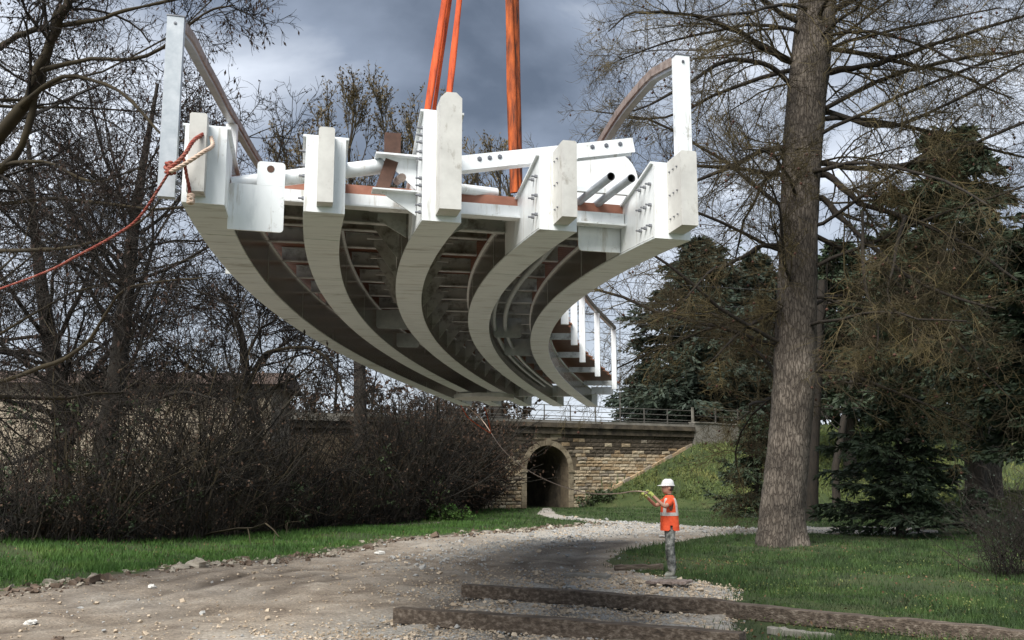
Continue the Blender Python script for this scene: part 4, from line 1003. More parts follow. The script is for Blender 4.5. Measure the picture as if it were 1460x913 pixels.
limb_tree('budding_tree', 'budding tree with upright twigs whose rounded crown tops the left of the footbridge', None,
    [(520, 770), (515, 640), (512, 500), (508, 420), (505, 350)], [.42, .36, .3, .24, .16], 52,
    [([(512, 420, 52), (470, 330, 52), (440, 260, 52), (425, 190, 52)], .18, .05), ([(508, 400, 52), (500, 300, 52), (498, 220, 52), (505, 160, 52)], .18, .05),
     ([(508, 400, 52), (540, 300, 52), (550, 230, 52), (545, 165, 52)], .18, .05), ([(508, 420, 52), (570, 330, 52), (595, 250, 52), (600, 190, 52)], .16, .05),
     ([(512, 430, 52), (450, 360, 52), (425, 290, 52), (410, 240, 52)], .14, .05), ([(510, 440, 51), (500, 340, 50), (470, 270, 50), (465, 200, 50)], .14, .05), ([(508, 420, 53), (560, 340, 54), (575, 270, 54), (570, 200, 54)], .14, .05)],
    [(14, .5, .36, .45, 6, .09, .09, 1.5, .03), (9, .5, .5, .5, 5, .1, .1, .8, .02), (4, .5, .6, .7, 3, .1, .1, .5, .013)],
    (M['bark_dark'], M['bark_dark'], M['twig_gold'], M['bud']), ('bud', 2.2, .16, -1.0), seed=12)
limb_tree('budding_tree', 'small budding tree crown showing between the centre plate and the right sling', None,
    [(712, 640), (708, 500), (706, 420), (705, 380)], [.4, .34, .28, .2], 80,
    [([(706, 400, 80), (690, 320, 80), (680, 250, 80), (676, 222, 80)], .2, .07), ([(706, 400, 80), (712, 320, 80), (712, 260, 80), (700, 226, 80)], .2, .07),
     ([(706, 400, 80), (745, 330, 80), (765, 280, 80), (775, 262, 80)], .2, .07), ([(706, 410, 80), (670, 340, 80), (655, 280, 80)], .2, .07), ([(706, 400, 80), (725, 300, 80), (722, 250, 80)], .2, .07)],
    [(12, .5, .36, .45, 6, .09, .07, 2, .04), (8, .5, .5, .5, 5, .1, .08, 1.2, .028), (3, .5, .6, .7, 3, .1, .08, .8, .02)],
    (M['bark_dark'], M['bark_dark'], M['twig_gold'], M['bud']), ('bud', 2.0, .24, -1.0), seed=13)

# --- conifers: whorls of drooping boughs carrying sprays of needles
def conifer(name, label, base, H, Rm, r0, mats, nb=90, spray=26, droop=-.05, z0=.1, size=.5, seed=1, group=None, power=.85, build=True, flat=.25):
    global rng
    rng = np.random.default_rng(seed)
    tk = MB(); zz = np.linspace(0, H, 12); tk.tube(np.stack([.1*np.sin(zz*.3), .08*np.cos(zz*.27), zz - .2], 1), r0 * (1 - .93 * (zz / H)), 10)
    h = H * (z0 + (1 - z0) * np.linspace(0, .985, nb) ** .95); az = np.arange(nb) * 2.399 + rng.normal(0, .3, nb)
    Ln = np.maximum(Rm * (1 - (h / H)) ** power * rng.uniform(.6, 1.15, nb) * np.where(rng.random(nb) < .12, .5, 1), .35)
    D = np.stack([np.cos(az), np.sin(az), .18 + .1 * rng.normal(0, 1, nb)], 1)
    P, R = grow(np.stack([0*h, 0*h, h], 1), D, Ln, .012 + .011 * Ln, 8, .05, droop, .2)
    br = MB(); add_paths(br, P, R, 4)
    # side shoots lying flat
    cnt = spray; par = np.repeat(np.arange(nb), cnt); t = rng.uniform(.12, 1, nb * cnt); f = t * 7; i = np.minimum(f.astype(int), 6); fr = (f - i)[:, None]
    S = P[par, i] * (1 - fr) + P[par, i+1] * fr; T = unit(P[par, i+1] - P[par, i]); side = unit(np.cross(T, np.array([0, 0, 1.0])))
    sg = np.where(rng.random(len(par)) < .5, 1, -1)[:, None]
    D2 = T * .75 + side * sg * rng.uniform(.4, 1.1, (len(par), 1)) + rng.normal(0, 1, (len(par), 3)) * np.array([.12, .12, flat]) + np.array([0, 0, -.12])
    L2 = np.clip(Ln[par] * .38 * (1.1 - .75 * t) * rng.uniform(.5, 1.3, len(par)), size * .8, size * 6)
    P2, R2 = grow(S, D2, L2, np.full(len(par), .012), 5, .08, -.05, .4)
    add_paths(br, P2, R2, 3)
    lv = MB(); m = len(P2)
    for k in range(5):
        Cn = P2[:, k]; Tn = unit(P2[:, min(k+1, 4)] - P2[:, max(k-1, 0)]); sd_ = unit(np.cross(Tn, np.array([0, 0, 1.0]) + .3 * rng.normal(0, 1, (m, 3))))
        for sg in (-1, 1, .0):
            leaves(lv, Cn + rng.normal(0, .04 * size, (m, 3)), size, 0, .3, 0, Tn + sd_ * sg * .9 + rng.normal(0, .25, (m, 3)) + np.array([0, 0, -.15]))
    root = empty(name, label, 'tree', group, base)
    tk.build('trunk', mats[0], root, True); b_ = br.build('boughs', mats[0], root); b_['kind'] = 'stuff'; l_ = lv.build('needles', mats[1], root); l_['kind'] = 'stuff'
    return root
def copy_tree(o, **k):
    c = o.copy(); C.objects.link(c)
    for a, b in k.items(): c[a] = b
    for ch in list(o.children):
        d = ch.copy(); C.objects.link(d); d.parent = c
    return c
cedar = conifer('cedar_tree', 'dark blue green cedar on the embankment directly above the bridge railing', gpt(1005, 600, 80), 16, 8.8, .5, (M['bark_dark'], M['needle_blue']), nb=140, spray=34, size=.5, z0=.04, seed=31, power=.6)
fir = conifer('fir_tree', 'tall dark fir with straight trunk behind the low fir, right of the plane tree', gpt(1392, 705, 44), 17.5, 6.2, .5, (M['bark_dark'], M['needle']), nb=95, spray=28, size=.45, z0=.24, seed=32, power=.45, droop=-.06)
for lab, px, py, D, sc, rz in (
    ('dark conifer directly right behind the plane tree trunk, above the bank', 1215, 690, 66, .9, 1.0),
    ('dark conifer between the plane tree and the tall fir, far back', 1300, 690, 74, .95, 2.2),
    ('dark conifer at the right edge behind the bare shrub', 1475, 690, 52, .8, 4.0),
    ('dark conifer immediately left of the plane tree trunk, beyond the concrete wall', 1100, 640, 88, .62, 5.0)):
    c = copy_tree(fir, label=lab); c.location = tuple(gpt(px, py, D)); c.rotation_euler.z = rz; c.scale = (sc,) * 3
for lab, px, py, D, sc, rz in (
    ('dark conifer rising above the low young fir, left of the tall fir', 1325, 690, 82, .9, 1.6),
    ('dark conifer at the right edge nearer than the tall fir, overhanging the shrub', 1500, 740, 36, .62, 2.9)):
    c = copy_tree(fir, label=lab); c.location = tuple(gpt(px, py, D)); c.rotation_euler.z = rz; c.scale = (sc * 1.25, sc * 1.25, sc)
c = copy_tree(cedar, label='shorter dark cedar beside the footbridge far end, behind the railing'); c.location = tuple(gpt(930, 600, 90)); c.scale = (.7, .7, .55); c.rotation_euler.z = 2
c = copy_tree(cedar, label='broad dark cedar behind the plane tree trunk over the wall railing'); c.location = tuple(gpt(1085, 630, 84)); c.scale = (.95, .95, .95); c.rotation_euler.z = 4
low = conifer('young_fir', 'low spreading young fir with layered boughs on the lawn', gpt(1285, 764, 33), 5.0, 3.1, .16, (M['bark_dark'], M['needle']), nb=64, spray=26, size=.22, z0=.02, seed=33, power=.55, droop=-.035)
c = copy_tree(low, label='small dark conifer bush at the top of the grass bank left of the plane trunk'); c.location = tuple(gpt(1082, 700, 50)); c.scale = (.85, .85, 1.0); c.rotation_euler.z = 2
for k, (nm, lab, pxs, r, D) in enumerate((
    ('bare_tree', 'slim dark trunk standing just right behind the plane tree', [(1157, 726), (1160, 640), (1166, 520), (1172, 400)], [.28, .24, .22, .18], 44),
    ('bare_tree', 'slender leaning trunk between the plane tree and the low fir', [(1190, 672), (1196, 640), (1205, 590), (1225, 500)], [.22, .2, .18, .12], 58),
    ('bare_tree', 'pale trunk right beside the tall fir trunk', [(1414, 690), (1418, 640), (1424, 590), (1436, 450)], [.45, .4, .36, .3], 50))):
    limb_tree(nm, lab, None, pxs, r, D, [], [(6, .8, .4, .5, 5, .15, .02, 1, .02)], (M['bark_plane'] if k == 2 else M['bark_dark'], M['bark_dark'], M['twig']), limb_rand=(8, .5, .95, 1.0, 5, .06, .02), seed=40 + k)

# --- dense bare thicket along the left verge, one tangled mass
def tangle(name, label, region, count, hgt, leafn, leafsize, mats, seed, r0=.014, sub=5, kidl=.4, leafdown=.6):
    global rng
    rng = np.random.default_rng(seed)
    S = region(count); S[:, 2] = ground_z(S[:, 0], S[:, 1]) - .05; n = len(S)
    H = hgt(S[:, 0], S[:, 1]) * rng.uniform(.45, 1.1, n)
    D = rng.normal(0, .38, (n, 3)); D[:, 2] = 1
    dist = np.hypot(S[:, 0], S[:, 1])
    P, R = grow(S, D, H * 1.1, r0 * (dist / 35) * rng.uniform(.7, 1.8, n), 7, .16, -.02, .3)
    st = MB(); add_paths(st, P, R, 3)
    S2, D2, L2, R2 = sprout(P, R, sub, .15, 1, .8, kidl, .6, H, pw=.8); P2, RR2 = grow(S2, D2, L2, np.maximum(R2, r0 * .4), 5, .2, -.03, .4); add_paths(st, P2, RR2, 3)
    S3, D3, L3, R3 = sprout(P2, RR2, 3, .2, 1, .8, .5, .7, L2); P3, RR3 = grow(S3, D3, L3, np.maximum(R3, r0 * .3), 3, .2, -.03, .5); add_paths(st, P3, RR3, 3)
    root = empty(name, label, 'thicket' if 'thicket' in name else name.replace('_', ' '), None, S.mean(0) * np.array([1, 1, 0])); b0 = np.array(root.location)
    st.v = [v - b0 for v in st.v]; o = st.build('stems', mats[0], root); o['kind'] = 'stuff'
    if leafn:
        i = rng.integers(0, len(P3), leafn); Cn = P3[i, rng.integers(0, 3, leafn)] + rng.normal(0, .04, (leafn, 3)) - b0
        lv = MB(); leaves(lv, Cn, leafsize, 0, .55, leafdown); o = lv.build('leaves', mats[1], root); o['kind'] = 'stuff'
    root['kind'] = 'stuff'
    return root
def band_region(front, depth):
    fr = np.array([gpt(x, y, D)[:2] for x, y, D in front])
    def f(n):
        t = rng.random(n) * (len(fr) - 1); i = np.minimum(t.astype(int), len(fr) - 2); u = (t - i)[:, None]
        p = fr[i] * (1 - u) + fr[i+1] * u; d = rng.random(n) ** 1.3 * depth
        c = unit(p); return np.stack([p[:, 0] + c[:, 0] * d, p[:, 1] + c[:, 1] * d, 0 * d], 1)
    return f
tangle('thicket', 'dense bare brown thicket along the left grass verge', band_region([(-60, 792, 25.5), (150, 781, 28), (300, 771, 31.5), (450, 758, 38), (560, 752, 43), (620, 746, 46)], 9),
    1150, lambda x, y: np.clip(4.6 + 2.0 * np.sin(x * .55 + y * .2) + 1.3 * np.sin(x * 1.3 - y * .5) + rng.normal(0, 1.2, x.shape), 1.0, 9), 15000, .10, (M['thicket'], M['dead_leaf']), 51, r0=.02, sub=6)
tangle('thicket', 'dense dark undergrowth at the foot of the left thicket', band_region([(-60, 794, 25), (150, 783, 27.6), (300, 773, 31), (450, 760, 37.6), (560, 754, 42.6), (620, 748, 45.6)], 4),
    2200, lambda x, y: 1.5 + .3 * np.sin(x * 1.3), 9000, .08, (M['thicket'], M['dead_leaf']), 52, r0=.015, sub=4)
tangle('shoots', 'long yellow green shoots arching out of the left thicket', band_region([(60, 786, 27), (150, 781, 28), (300, 771, 31.5), (450, 757, 38), (560, 752, 43)], 3),
    70, lambda x, y: 5.5 + 0 * x, 0, .1, (M['bark_gold'], M['ivy']), 58, r0=.028, sub=3, kidl=.5)
tangle('ivy_patch', 'dark green ivy and brambles scrambling through the left thicket', band_region([(-60, 790, 26), (150, 779, 28.5), (300, 769, 32), (450, 757, 38.5), (600, 747, 45)], 5),
    260, lambda x, y: 1.2 + 2.6 * np.clip(np.sin(x * 1.7) * np.cos(y * .9), 0, 1), 16000, .12, (M['thicket'], M['ivy']), 57, r0=.015, sub=5)
tangle('bramble_bush', 'russet dead leaved bush climbing the stone bridge left of its arch', band_region([(570, 745, 50), (620, 742, 52), (655, 738, 55), (682, 732, 60)], 4),
    700, lambda x, y: 5.2 - .25 * np.maximum(x + 3, 0), 22000, .17, (M['thicket'], M['dead_leaf']), 53, r0=.022, sub=6)
tangle('ivy_patch', 'scrappy green ivy at the foot of the stone bridge right of its arch', lambda n: np.stack([5.6 + .5 * rng.normal(0, 1, n), 66.2 + .2 * rng.normal(0, 1, n), np.zeros(n)], 1), 60, lambda x, y: .8 + 0 * x, 1500, .13, (M['thicket'], M['ivy']), 59, r0=.008, sub=4)
tangle('bare_shrub', 'grey twiggy bare shrub at the right edge of the lawn', lambda n: np.stack([9.9 + .5 * rng.normal(0, 1, n), 19.5 + .4 * rng.normal(0, 1, n), np.zeros(n)], 1), 150, lambda x, y: 2.2 - .8 * np.abs(x - 9.9), 1200, .035, (M['twig'], M['needle_blue']), 54, r0=.012, sub=5)
tangle('nettle_clump', 'bright green leafy clump at the foot of the thicket', lambda n: np.stack([-3.6 + .7 * rng.normal(0, 1, n), 45.4 + .3 * rng.normal(0, 1, n), np.zeros(n)], 1), 120, lambda x, y: .7 + 0 * x, 2600, .12, (M['thicket'], M['grass']), 55, r0=.012, sub=4, leafdown=0)
def bank_region(n):
    x = rng.uniform(5, 30, n); y = rng.uniform(48, 72, n); u, v = uv_wall(x, y); z = ground_z(x, y); k = (v > .6) & (z > .5) & (u > U0)
    return np.stack([x[k], y[k], 0 * x[k]], 1)
tangle('ground_cover', 'yellowish green brambles and tall grass covering the railway bank', bank_region, 5200, lambda x, y: .38 + .14 * np.sin(x * 1.1) * np.sin(y * .9), 60000, .085, (M['thicket'], M['grass_bank']), 56, r0=.006, sub=3, leafdown=0)
# --- distant wood behind everything
def wood(name, label, pts, count, H0, seed, mats):
    global rng
    rng = np.random.default_rng(seed); a = np.array(pts, float); t = rng.random(count) * (len(a) - 1); i = np.minimum(t.astype(int), len(a) - 2); u = (t - i)[:, None]
    p = a[i] * (1 - u) + a[i+1] * u + rng.normal(0, 2.5, (count, 2)); S = np.stack([p[:, 0], p[:, 1], ground_z(p[:, 0], p[:, 1])], 1); H = H0 * rng.uniform(.6, 1.2, count)
    P, R = grow(S, np.array([0, 0, 1.0]) + rng.normal(0, .1, (count, 3)), H, np.full(count, .22), 7, .06, .02, .2); mb = MB(); add_paths(mb, P, R, 4)
    S2, D2, L2, R2 = sprout(P, R, 16, .12, 1, .8, .4, .35, H); P2, RR2 = grow(S2, D2, L2, np.maximum(R2, .05), 5, .15, .03, .4); add_paths(mb, P2, RR2, 3)
    S3, D3, L3, R3 = sprout(P2, RR2, 7, .15, 1, .8, .45, .6, L2); P3, RR3 = grow(S3, D3, L3, np.maximum(R3, .03), 3, .2, .03, .5); add_paths(mb, P3, RR3, 3)
    n = len(P3) * 2; lv_i = rng.integers(0, len(P3), n); leaves(mb, P3[lv_i, rng.integers(0, 3, n)] + rng.normal(0, .2, (n, 3)), .5, 1, .5, .2)
    o = mb.build(name, mats); tag(o, label, 'wood', kind='stuff'); return o
wood('woodland', 'hazy mass of far bare trees behind the left thicket', [(-60, 78), (-35, 82), (-14, 86), (-2, 92)], 70, 9, 61, [M['thicket'], M['dead_leaf']])
wood('woodland', 'dark evergreen wood closing the view behind the right lawn', [(22, 100), (40, 92), (62, 80), (80, 60)], 90, 17, 62, [M['bark_dark'], M['needle']])

# --- pale building glimpsed through the thicket
pb = empty('pale_building', 'long low pale rendered building glimpsed behind the left thicket', 'building', loc=(-22, 47, 0), rz=math.radians(4))
mb = MB(); mb.box((-14, 0, 0), (10.5, 6, 6.4)); mb.build('wall', M['wall_pale'], pb)
mb = MB(); mb.add([(-14.6, -.6, 6.3), (11.1, -.6, 6.3), (11.1, 3, 7.2), (-14.6, 3, 7.2), (11.1, 6.6, 6.3), (-14.6, 6.6, 6.3)], [(0,1,2,3), (3,2,4,5), (1,4,2,2), (0,3,5,5)]); mb.build('roof', M['roof_dark'], pb)

# ------------------------------------------------------------------ grass, gravel, stones
rng = np.random.default_rng(77)
def ground_points(n, d0, d1, spread=.62):
    d = np.exp(rng.uniform(math.log(d0), math.log(d1), n)); a = rng.uniform(-spread, spread, n)
    x = d * a; y = d.copy(); return x, y, d
def blades(mb, x, y, d, h, w):
    m = len(x); z = ground_z(x, y) - .01; a = rng.uniform(0, 2*math.pi, m); ww = w * (.4 + d / 22) * rng.uniform(.7, 1.3, m)
    hh = h * rng.uniform(.5, 1.3, m); lx = rng.normal(0, .35, m) * hh; ly = rng.normal(0, .35, m) * hh
    V = np.stack([np.stack([x - np.cos(a)*ww, y - np.sin(a)*ww, z], 1), np.stack([x + np.cos(a)*ww, y + np.sin(a)*ww, z], 1), np.stack([x + lx, y + ly, z + hh], 1)], 1).reshape(-1, 3)
    i = np.arange(m) * 3; mb.add(V, np.stack([i, i+1, i+2, i+2], 1))
x, y, d = ground_points(620000, 10, 78)
rdv = road_dist(x, y); u, v = uv_wall(x, y)
keep = (rdv > -.2 + .8 * rng.random(len(x)) ** 1.5 + .15 * wob(x, y, 3.1, 2) + .2 * wob(x, y, 1.7, .9) * (x > 1)) & (v > .3)
keep &= ~((x > -3) & (x < 3.4) & (y > 10) & (y < 14) & (rng.random(len(x)) < .7) & (rdv < 1.0))
keep &= rng.random(len(x)) < np.clip(.7 + .55 * wob(x, y, .8, 2.2) + .3 * wob(x, y, 2.9, .2), .12, 1)
x, y, d, rdv, u, v = (q[keep] for q in (x, y, d, rdv, u, v))
bank = ground_z(x, y) > .35 + .3 * rng.random(len(x))
side_ = x < -.3 + rng.normal(0, 1.3, len(x)) * (y > 38); lg = MB(); s_ = side_ & ~bank; hv = .13 * (1 + .35 * wob(x[s_], y[s_], 1.1, 4)); blades(lg, x[s_], y[s_], d[s_], hv, .006); tag(lg.build('grass', M['grass']), 'bright green grass verge on the left of the track', 'grass', kind='stuff')
M['lawn'] = noise_mat('lawn_blades', [(0.0350, 0.0350, 0.0140), (0.0175, 0.0410, 0.0077), (0.0390, 0.0829, 0.0137), (0.0829, 0.1170, 0.0293)], scale=1.1, rough=0.75, detail=10)
lg = MB(); s_ = ~side_ & ~bank; hv = .11 * (1 + .45 * wob(x[s_], y[s_], .9, 1)); blades(lg, x[s_], y[s_], d[s_], hv, .006); tag(lg.build('grass', M['lawn']), 'rough green lawn under the trees on the right', 'grass', kind='stuff')
lg = MB(); s_ = bank & (x > 0); blades(lg, x[s_], y[s_], d[s_], .32, .009); tag(lg.build('grass', M['grass_bank']), 'long yellowish grass on the railway bank', 'grass', kind='stuff')
# fallen leaves on both verges
lf = MB(); x, y, d = ground_points(16000, 10.5, 40); r_ = road_dist(x, y); k = (r_ > -.5) & (rng.random(len(x)) < np.clip(wob(x, y, .7, 2) * .5 + .35, .05, 1))
leaves(lf, np.stack([x[k], y[k], ground_z(x[k], y[k]) + rng.uniform(.01, .05, k.sum())], 1), .045, 0, .7, 0); tag(lf.build('fallen_leaves', M['litter']), 'brown fallen leaves scattered over the verges', 'leaves', kind='stuff')
# weedy leaves on the near right lawn
lf = MB(); x, y, d = ground_points(26000, 10.5, 24); r_ = road_dist(x, y); k = (r_ > .0) & (x > 1.5) & (rng.random(len(x)) < np.clip(wob(x, y, 1.5, 4) + .2, 0, 1))
Cn = np.stack([x[k], y[k], ground_z(x[k], y[k]) + rng.uniform(.02, .1, k.sum())], 1); leaves(lf, Cn, .032, 0, .7, -.3); tag(lf.build('weeds', M['grass_bank']), 'low broad leaved weeds in the grass by the timbers', 'weeds', kind='stuff')
def rot_any(m):
    q = unit(rng.normal(0, 1, (m, 4))); w, a, b, c = q.T
    return np.stack([np.stack([1-2*(b*b+c*c), 2*(a*b-c*w), 2*(a*c+b*w)], 1), np.stack([2*(a*b+c*w), 1-2*(a*a+c*c), 2*(b*c-a*w)], 1), np.stack([2*(a*c-b*w), 2*(b*c+a*w), 1-2*(a*a+b*b)], 1)], 1)
def stones(mb, x, y, r, sink=.3, flat=.65, mi=0):
    m = len(x); o = np.array([(-1,-1,-1),(1,-1,-1),(1,1,-1),(-1,1,-1),(-1,-1,1),(1,-1,1),(1,1,1),(-1,1,1)], float) * .62
    f = np.array([(0,3,2,1),(4,5,6,7),(0,1,5,4),(1,2,6,5),(2,3,7,6),(3,0,4,7)])
    J = o[None] * rng.uniform(.45, 1.35, (m, 8, 3)) * rng.uniform(.6, 1.25, (m, 1, 3))
    J = np.einsum('mij,mkj->mki', rot_any(m), J); J[:, :, 2] *= flat
    Cn = np.stack([x, y, ground_z(x, y) + r * sink], 1)
    V = (Cn[:, None] + J * r[:, None, None]).reshape(-1, 3)
    mb.add(V, (f[None] + (np.arange(m) * 8)[:, None, None]).reshape(-1, 4), mi)
x, y, d = ground_points(190000, 9.5, 50); r_ = road_dist(x, y); pale = np.exp(-((x - 1.6) / 2.3) ** 2 - ((y - 17.2) / 3.2) ** 2) * 1.6 + np.exp(-((x + .4) / 2.4) ** 2 - ((y - 12.2) / 1.6) ** 2) + sst(y, 27, 40) * .5 + .05 + .7*np.exp(-((x + 1.5 - (y - 24) * .35) / 1.4) ** 2) * sst(y, 19, 27)
k = (r_ < .1) & (rng.random(len(x)) < pale * .7)
x, y, d = x[k], y[k], d[k]; r = np.exp(rng.normal(math.log(.0125), .5, len(x))) * (.6 + d / 24)
gv = MB(); tan = (y < 21) ^ (rng.random(len(x)) < .2)
stones(gv, x[tan], y[tan], r[tan], mi=0); stones(gv, x[~tan], y[~tan], r[~tan], mi=1)
tag(gv.build('gravel', [M['rock_tan'], M['rock_blue']]), 'loose pale gravel on the track and round the timbers', 'gravel', kind='stuff')
# clods and stones along the verge
n = 5200; t = rng.uniform(0, 6, n); i = t.astype(int); RL = np.array(ROADL[1:8]); i = np.minimum(i, len(RL) - 2); u = (t - i)[:, None]
u = np.clip(u, 0, 1); P = RL[i] * (1 - u) + RL[i+1] * u + rng.normal(0, .28, (n, 2))
cl = MB(); rr_ = np.exp(rng.normal(math.log(.032), .5, n)); so = rng.random(n) < .6
stones(cl, P[so, 0], P[so, 1], rr_[so], .35, .8, 0); stones(cl, P[~so, 0], P[~so, 1], rr_[~so], .35, .8, 1)
tag(cl.build('rubble', [M['soil'], M['rock']]), 'brown clods and rubble edging the left verge', 'rubble', kind='stuff')
def rock_obj(name, label, px, py, r, mat, seed, flat=.6):
    rr = np.random.default_rng(seed); D = 1420 * 1.85 / (py - 683); p = gpt(px, py, D)
    n1, n2 = 7, 10; V = []; 
    for a in range(n1):
        for b in range(n2):
            th_ = math.pi * (a + .5) / n1; ph = 2 * math.pi * b / n2; q = 1 + .18 * rr.normal()
            V.append((r * q * math.sin(th_) * math.cos(ph) * 1.25, r * q * math.sin(th_) * math.sin(ph), r * flat * q * math.cos(th_)))
    V += [(0, 0, r * flat), (0, 0, -r * flat)]
    Fc = [(a*n2+b, (a+1)*n2+b, (a+1)*n2+(b+1) % n2, a*n2+(b+1) % n2) for a in range(n1-1) for b in range(n2)] + [(n1*n2, b, (b+1) % n2, (b+1) % n2) for b in range(n2)] + [(n1*n2+1, (n1-1)*n2+(b+1) % n2, (n1-1)*n2+b, (n1-1)*n2+b) for b in range(n2)]
    mb = MB(); mb.add(V, Fc); o = mb.build(name, mat); o.location = (p[0], p[1], p[2] + r * flat * .45); o.rotation_euler.z = seed; return tag(o, label, 'rock')
M['rock_white'] = noise_mat('white_rock', [(0.55, 0.54, 0.5), (0.75, 0.74, 0.7)], scale=6, rough=.9)
rock_obj('rock', 'single white lump lying alone on the track, left of its middle', 542, 786, .12, M['rock_white'], 1, .45)
rock_obj('rock', 'larger of two pale rocks at the grass edge on the left', 281, 807, .22, M['rock'], 2)
rock_obj('rock', 'smaller of two pale rocks at the grass edge on the left', 258, 809, .14, M['rock'], 3)
rock_obj('rock', 'small white stone at the lower left of the track', 43, 880, .07, M['rock_white'], 4)
rock_obj('rock', 'dark stone low at the far left foreground', 82, 905, .09, M['soil'], 5)
rock_obj('rock', 'small white stone in the left rut below the two pale rocks', 217, 833, .06, M['rock_white'], 6)

# ------------------------------------------------------------------ timbers
def timber(label, pa, Da, pb, Db, w, h, mat, name='timber_beam', seed=1, cat='timber beam', lift=0.0):
    Da = CAMZ / -ray(*pa)[2]; Db = CAMZ / -ray(*pb)[2]
    a = gpt(*pa, Da); b = gpt(*pb, Db); a[2] += h / 2 + lift; b[2] += h / 2 + lift
    rr = random.Random(seed); n = 14; T = (b - a) / np.linalg.norm(b - a); R_ = np.array([T[1], -T[0], 0]); R_ /= np.linalg.norm(R_); Up = np.cross(R_, T)
    if Up[2] < 0: Up = -Up
    rings = []; c = .008
    for k in range(n + 1):
        p = a + (b - a) * k / n + R_ * rr.gauss(0, .006) + Up * rr.gauss(0, .004); ww = w / 2 + rr.gauss(0, .005); hh = h / 2 + rr.gauss(0, .005); q = 1 if 0 < k < n else .96
        rings.append([p + R_ * x * q + Up * y * q for x, y in ((-ww + c, -hh), (ww - c, -hh), (ww, -hh + c), (ww, hh - c), (ww - c, hh), (-ww + c, hh), (-ww, hh - c), (-ww, -hh + c))])
    V = np.array(rings).reshape(-1, 3); V = np.vstack([V, V[:8].mean(0), V[-8:].mean(0)]) - a
    Fc = [(i*8+j, i*8+(j+1) % 8, (i+1)*8+(j+1) % 8, (i+1)*8+j) for i in range(n) for j in range(8)] + [((j+1) % 8, j, 8*(n+1), 8*(n+1)) for j in range(8)] + [(n*8+j, n*8+(j+1) % 8, 8*(n+1)+1, 8*(n+1)+1) for j in range(8)]
    mb = MB(); mb.add(V, Fc); o = mb.build(name, mat); o.location = tuple(a); return tag(o, label, cat, 'timber beams lying by the track' if cat == 'timber beam' else None)
timber('weathered timber beam nearest the camera, its squared end on the gravel', (568, 887), 12.75, (1060, 935), 10.5, .22, .2, M['timber'], seed=1)
timber('weathered timber beam behind the nearest one, starting at the middle of the track', (664, 850), 15.6, (1046, 880), 13.25, .22, .2, M['timber'], seed=2)
timber('weathered timber beam running on right through the grass to the picture edge', (1040, 882), 13.2, (1520, 925), 10.8, .22, .19, M['timber'], seed=3)
timber('short pale concrete kerb lying in the weeds between the two beams', (1097, 903), 11.95, (1188, 914), 11.5, .12, .09, M['concrete'], name='concrete_kerb', seed=4, cat='kerb')
timber('flat pale slab half sunk in gravel left of the worker', (806, 822), 18.9, (868, 824), 18.6, .35, .07, M['concrete'], name='concrete_slab', seed=5, cat='slab')
timber('grey log lying at the grass edge behind the worker', (876, 812), 20.2, (945, 812), 20.3, .2, .12, M['timber'], name='log', seed=6, cat='log')
timber('flat weathered board the worker stands on', (926, 842), 17.35, (984, 845), 16.95, .42, .05, M['rail_wood'], name='board', seed=7, cat='board', lift=.05)

# ------------------------------------------------------------------ the worker
WX, WY = float(at(957, 834, 17.45)[0]), 17.45
WZ = float(ground_z(WX, WY)) + .095
person = empty('person', 'worker in white helmet and orange vest holding the guide rope', 'person', loc=(WX, WY, WZ))
PSC = 0.93; person.scale = (PSC, PSC, PSC)
def skinned(name, verts, edges, radii, sub=2, root=0):
    me = bpy.data.meshes.new(name); me.from_pydata(verts, edges, []); o = bpy.data.objects.new(name, me); C.objects.link(o)
    sk = o.modifiers.new('skin', 'SKIN'); sk.use_smooth_shade = True
    if not me.skin_vertices: 
        pass
    lay = me.skin_vertices[0] if len(me.skin_vertices) else None
    for i, r in enumerate(radii):
        lay.data[i].radius = r if isinstance(r, tuple) else (r, r)
        lay.data[i].use_root = (i == root)
    ss_ = o.modifiers.new('sub', 'SUBSURF'); ss_.levels = sub; ss_.render_levels = sub
    dg = bpy.context.evaluated_depsgraph_get(); ev = o.evaluated_get(dg); m2 = bpy.data.meshes.new_from_object(ev)
    bpy.data.objects.remove(o); return m2
def mesh_arrays(me):
    V = np.empty(len(me.vertices) * 3); me.vertices.foreach_get('co', V); V = V.reshape(-1, 3)
    return V, [tuple(p.vertices) for p in me.polygons]
def join_meshes(name, mes):
    vs = []; fs = []; n = 0
    for me in mes:
        V, Fc = (mesh_arrays(me) if isinstance(me, bpy.types.Mesh) else me)
        vs += [tuple(v) for v in V]; fs += [tuple(i + n for i in f) for f in Fc]; n += len(V)
    me = bpy.data.meshes.new(name); me.from_pydata(vs, [], fs); me.update(); return me
def remesh(me, size, name):
    o = bpy.data.objects.new(name, me); C.objects.link(o); r = o.modifiers.new('r', 'REMESH'); r.mode = 'VOXEL'; r.voxel_size = size; r.use_smooth_shade = True
    s_ = o.modifiers.new('s', 'SMOOTH'); s_.factor = .5; s_.iterations = 2
    dg = bpy.context.evaluated_depsgraph_get(); m2 = bpy.data.meshes.new_from_object(o.evaluated_get(dg)); bpy.data.objects.remove(o)
    m2.name = name; return m2
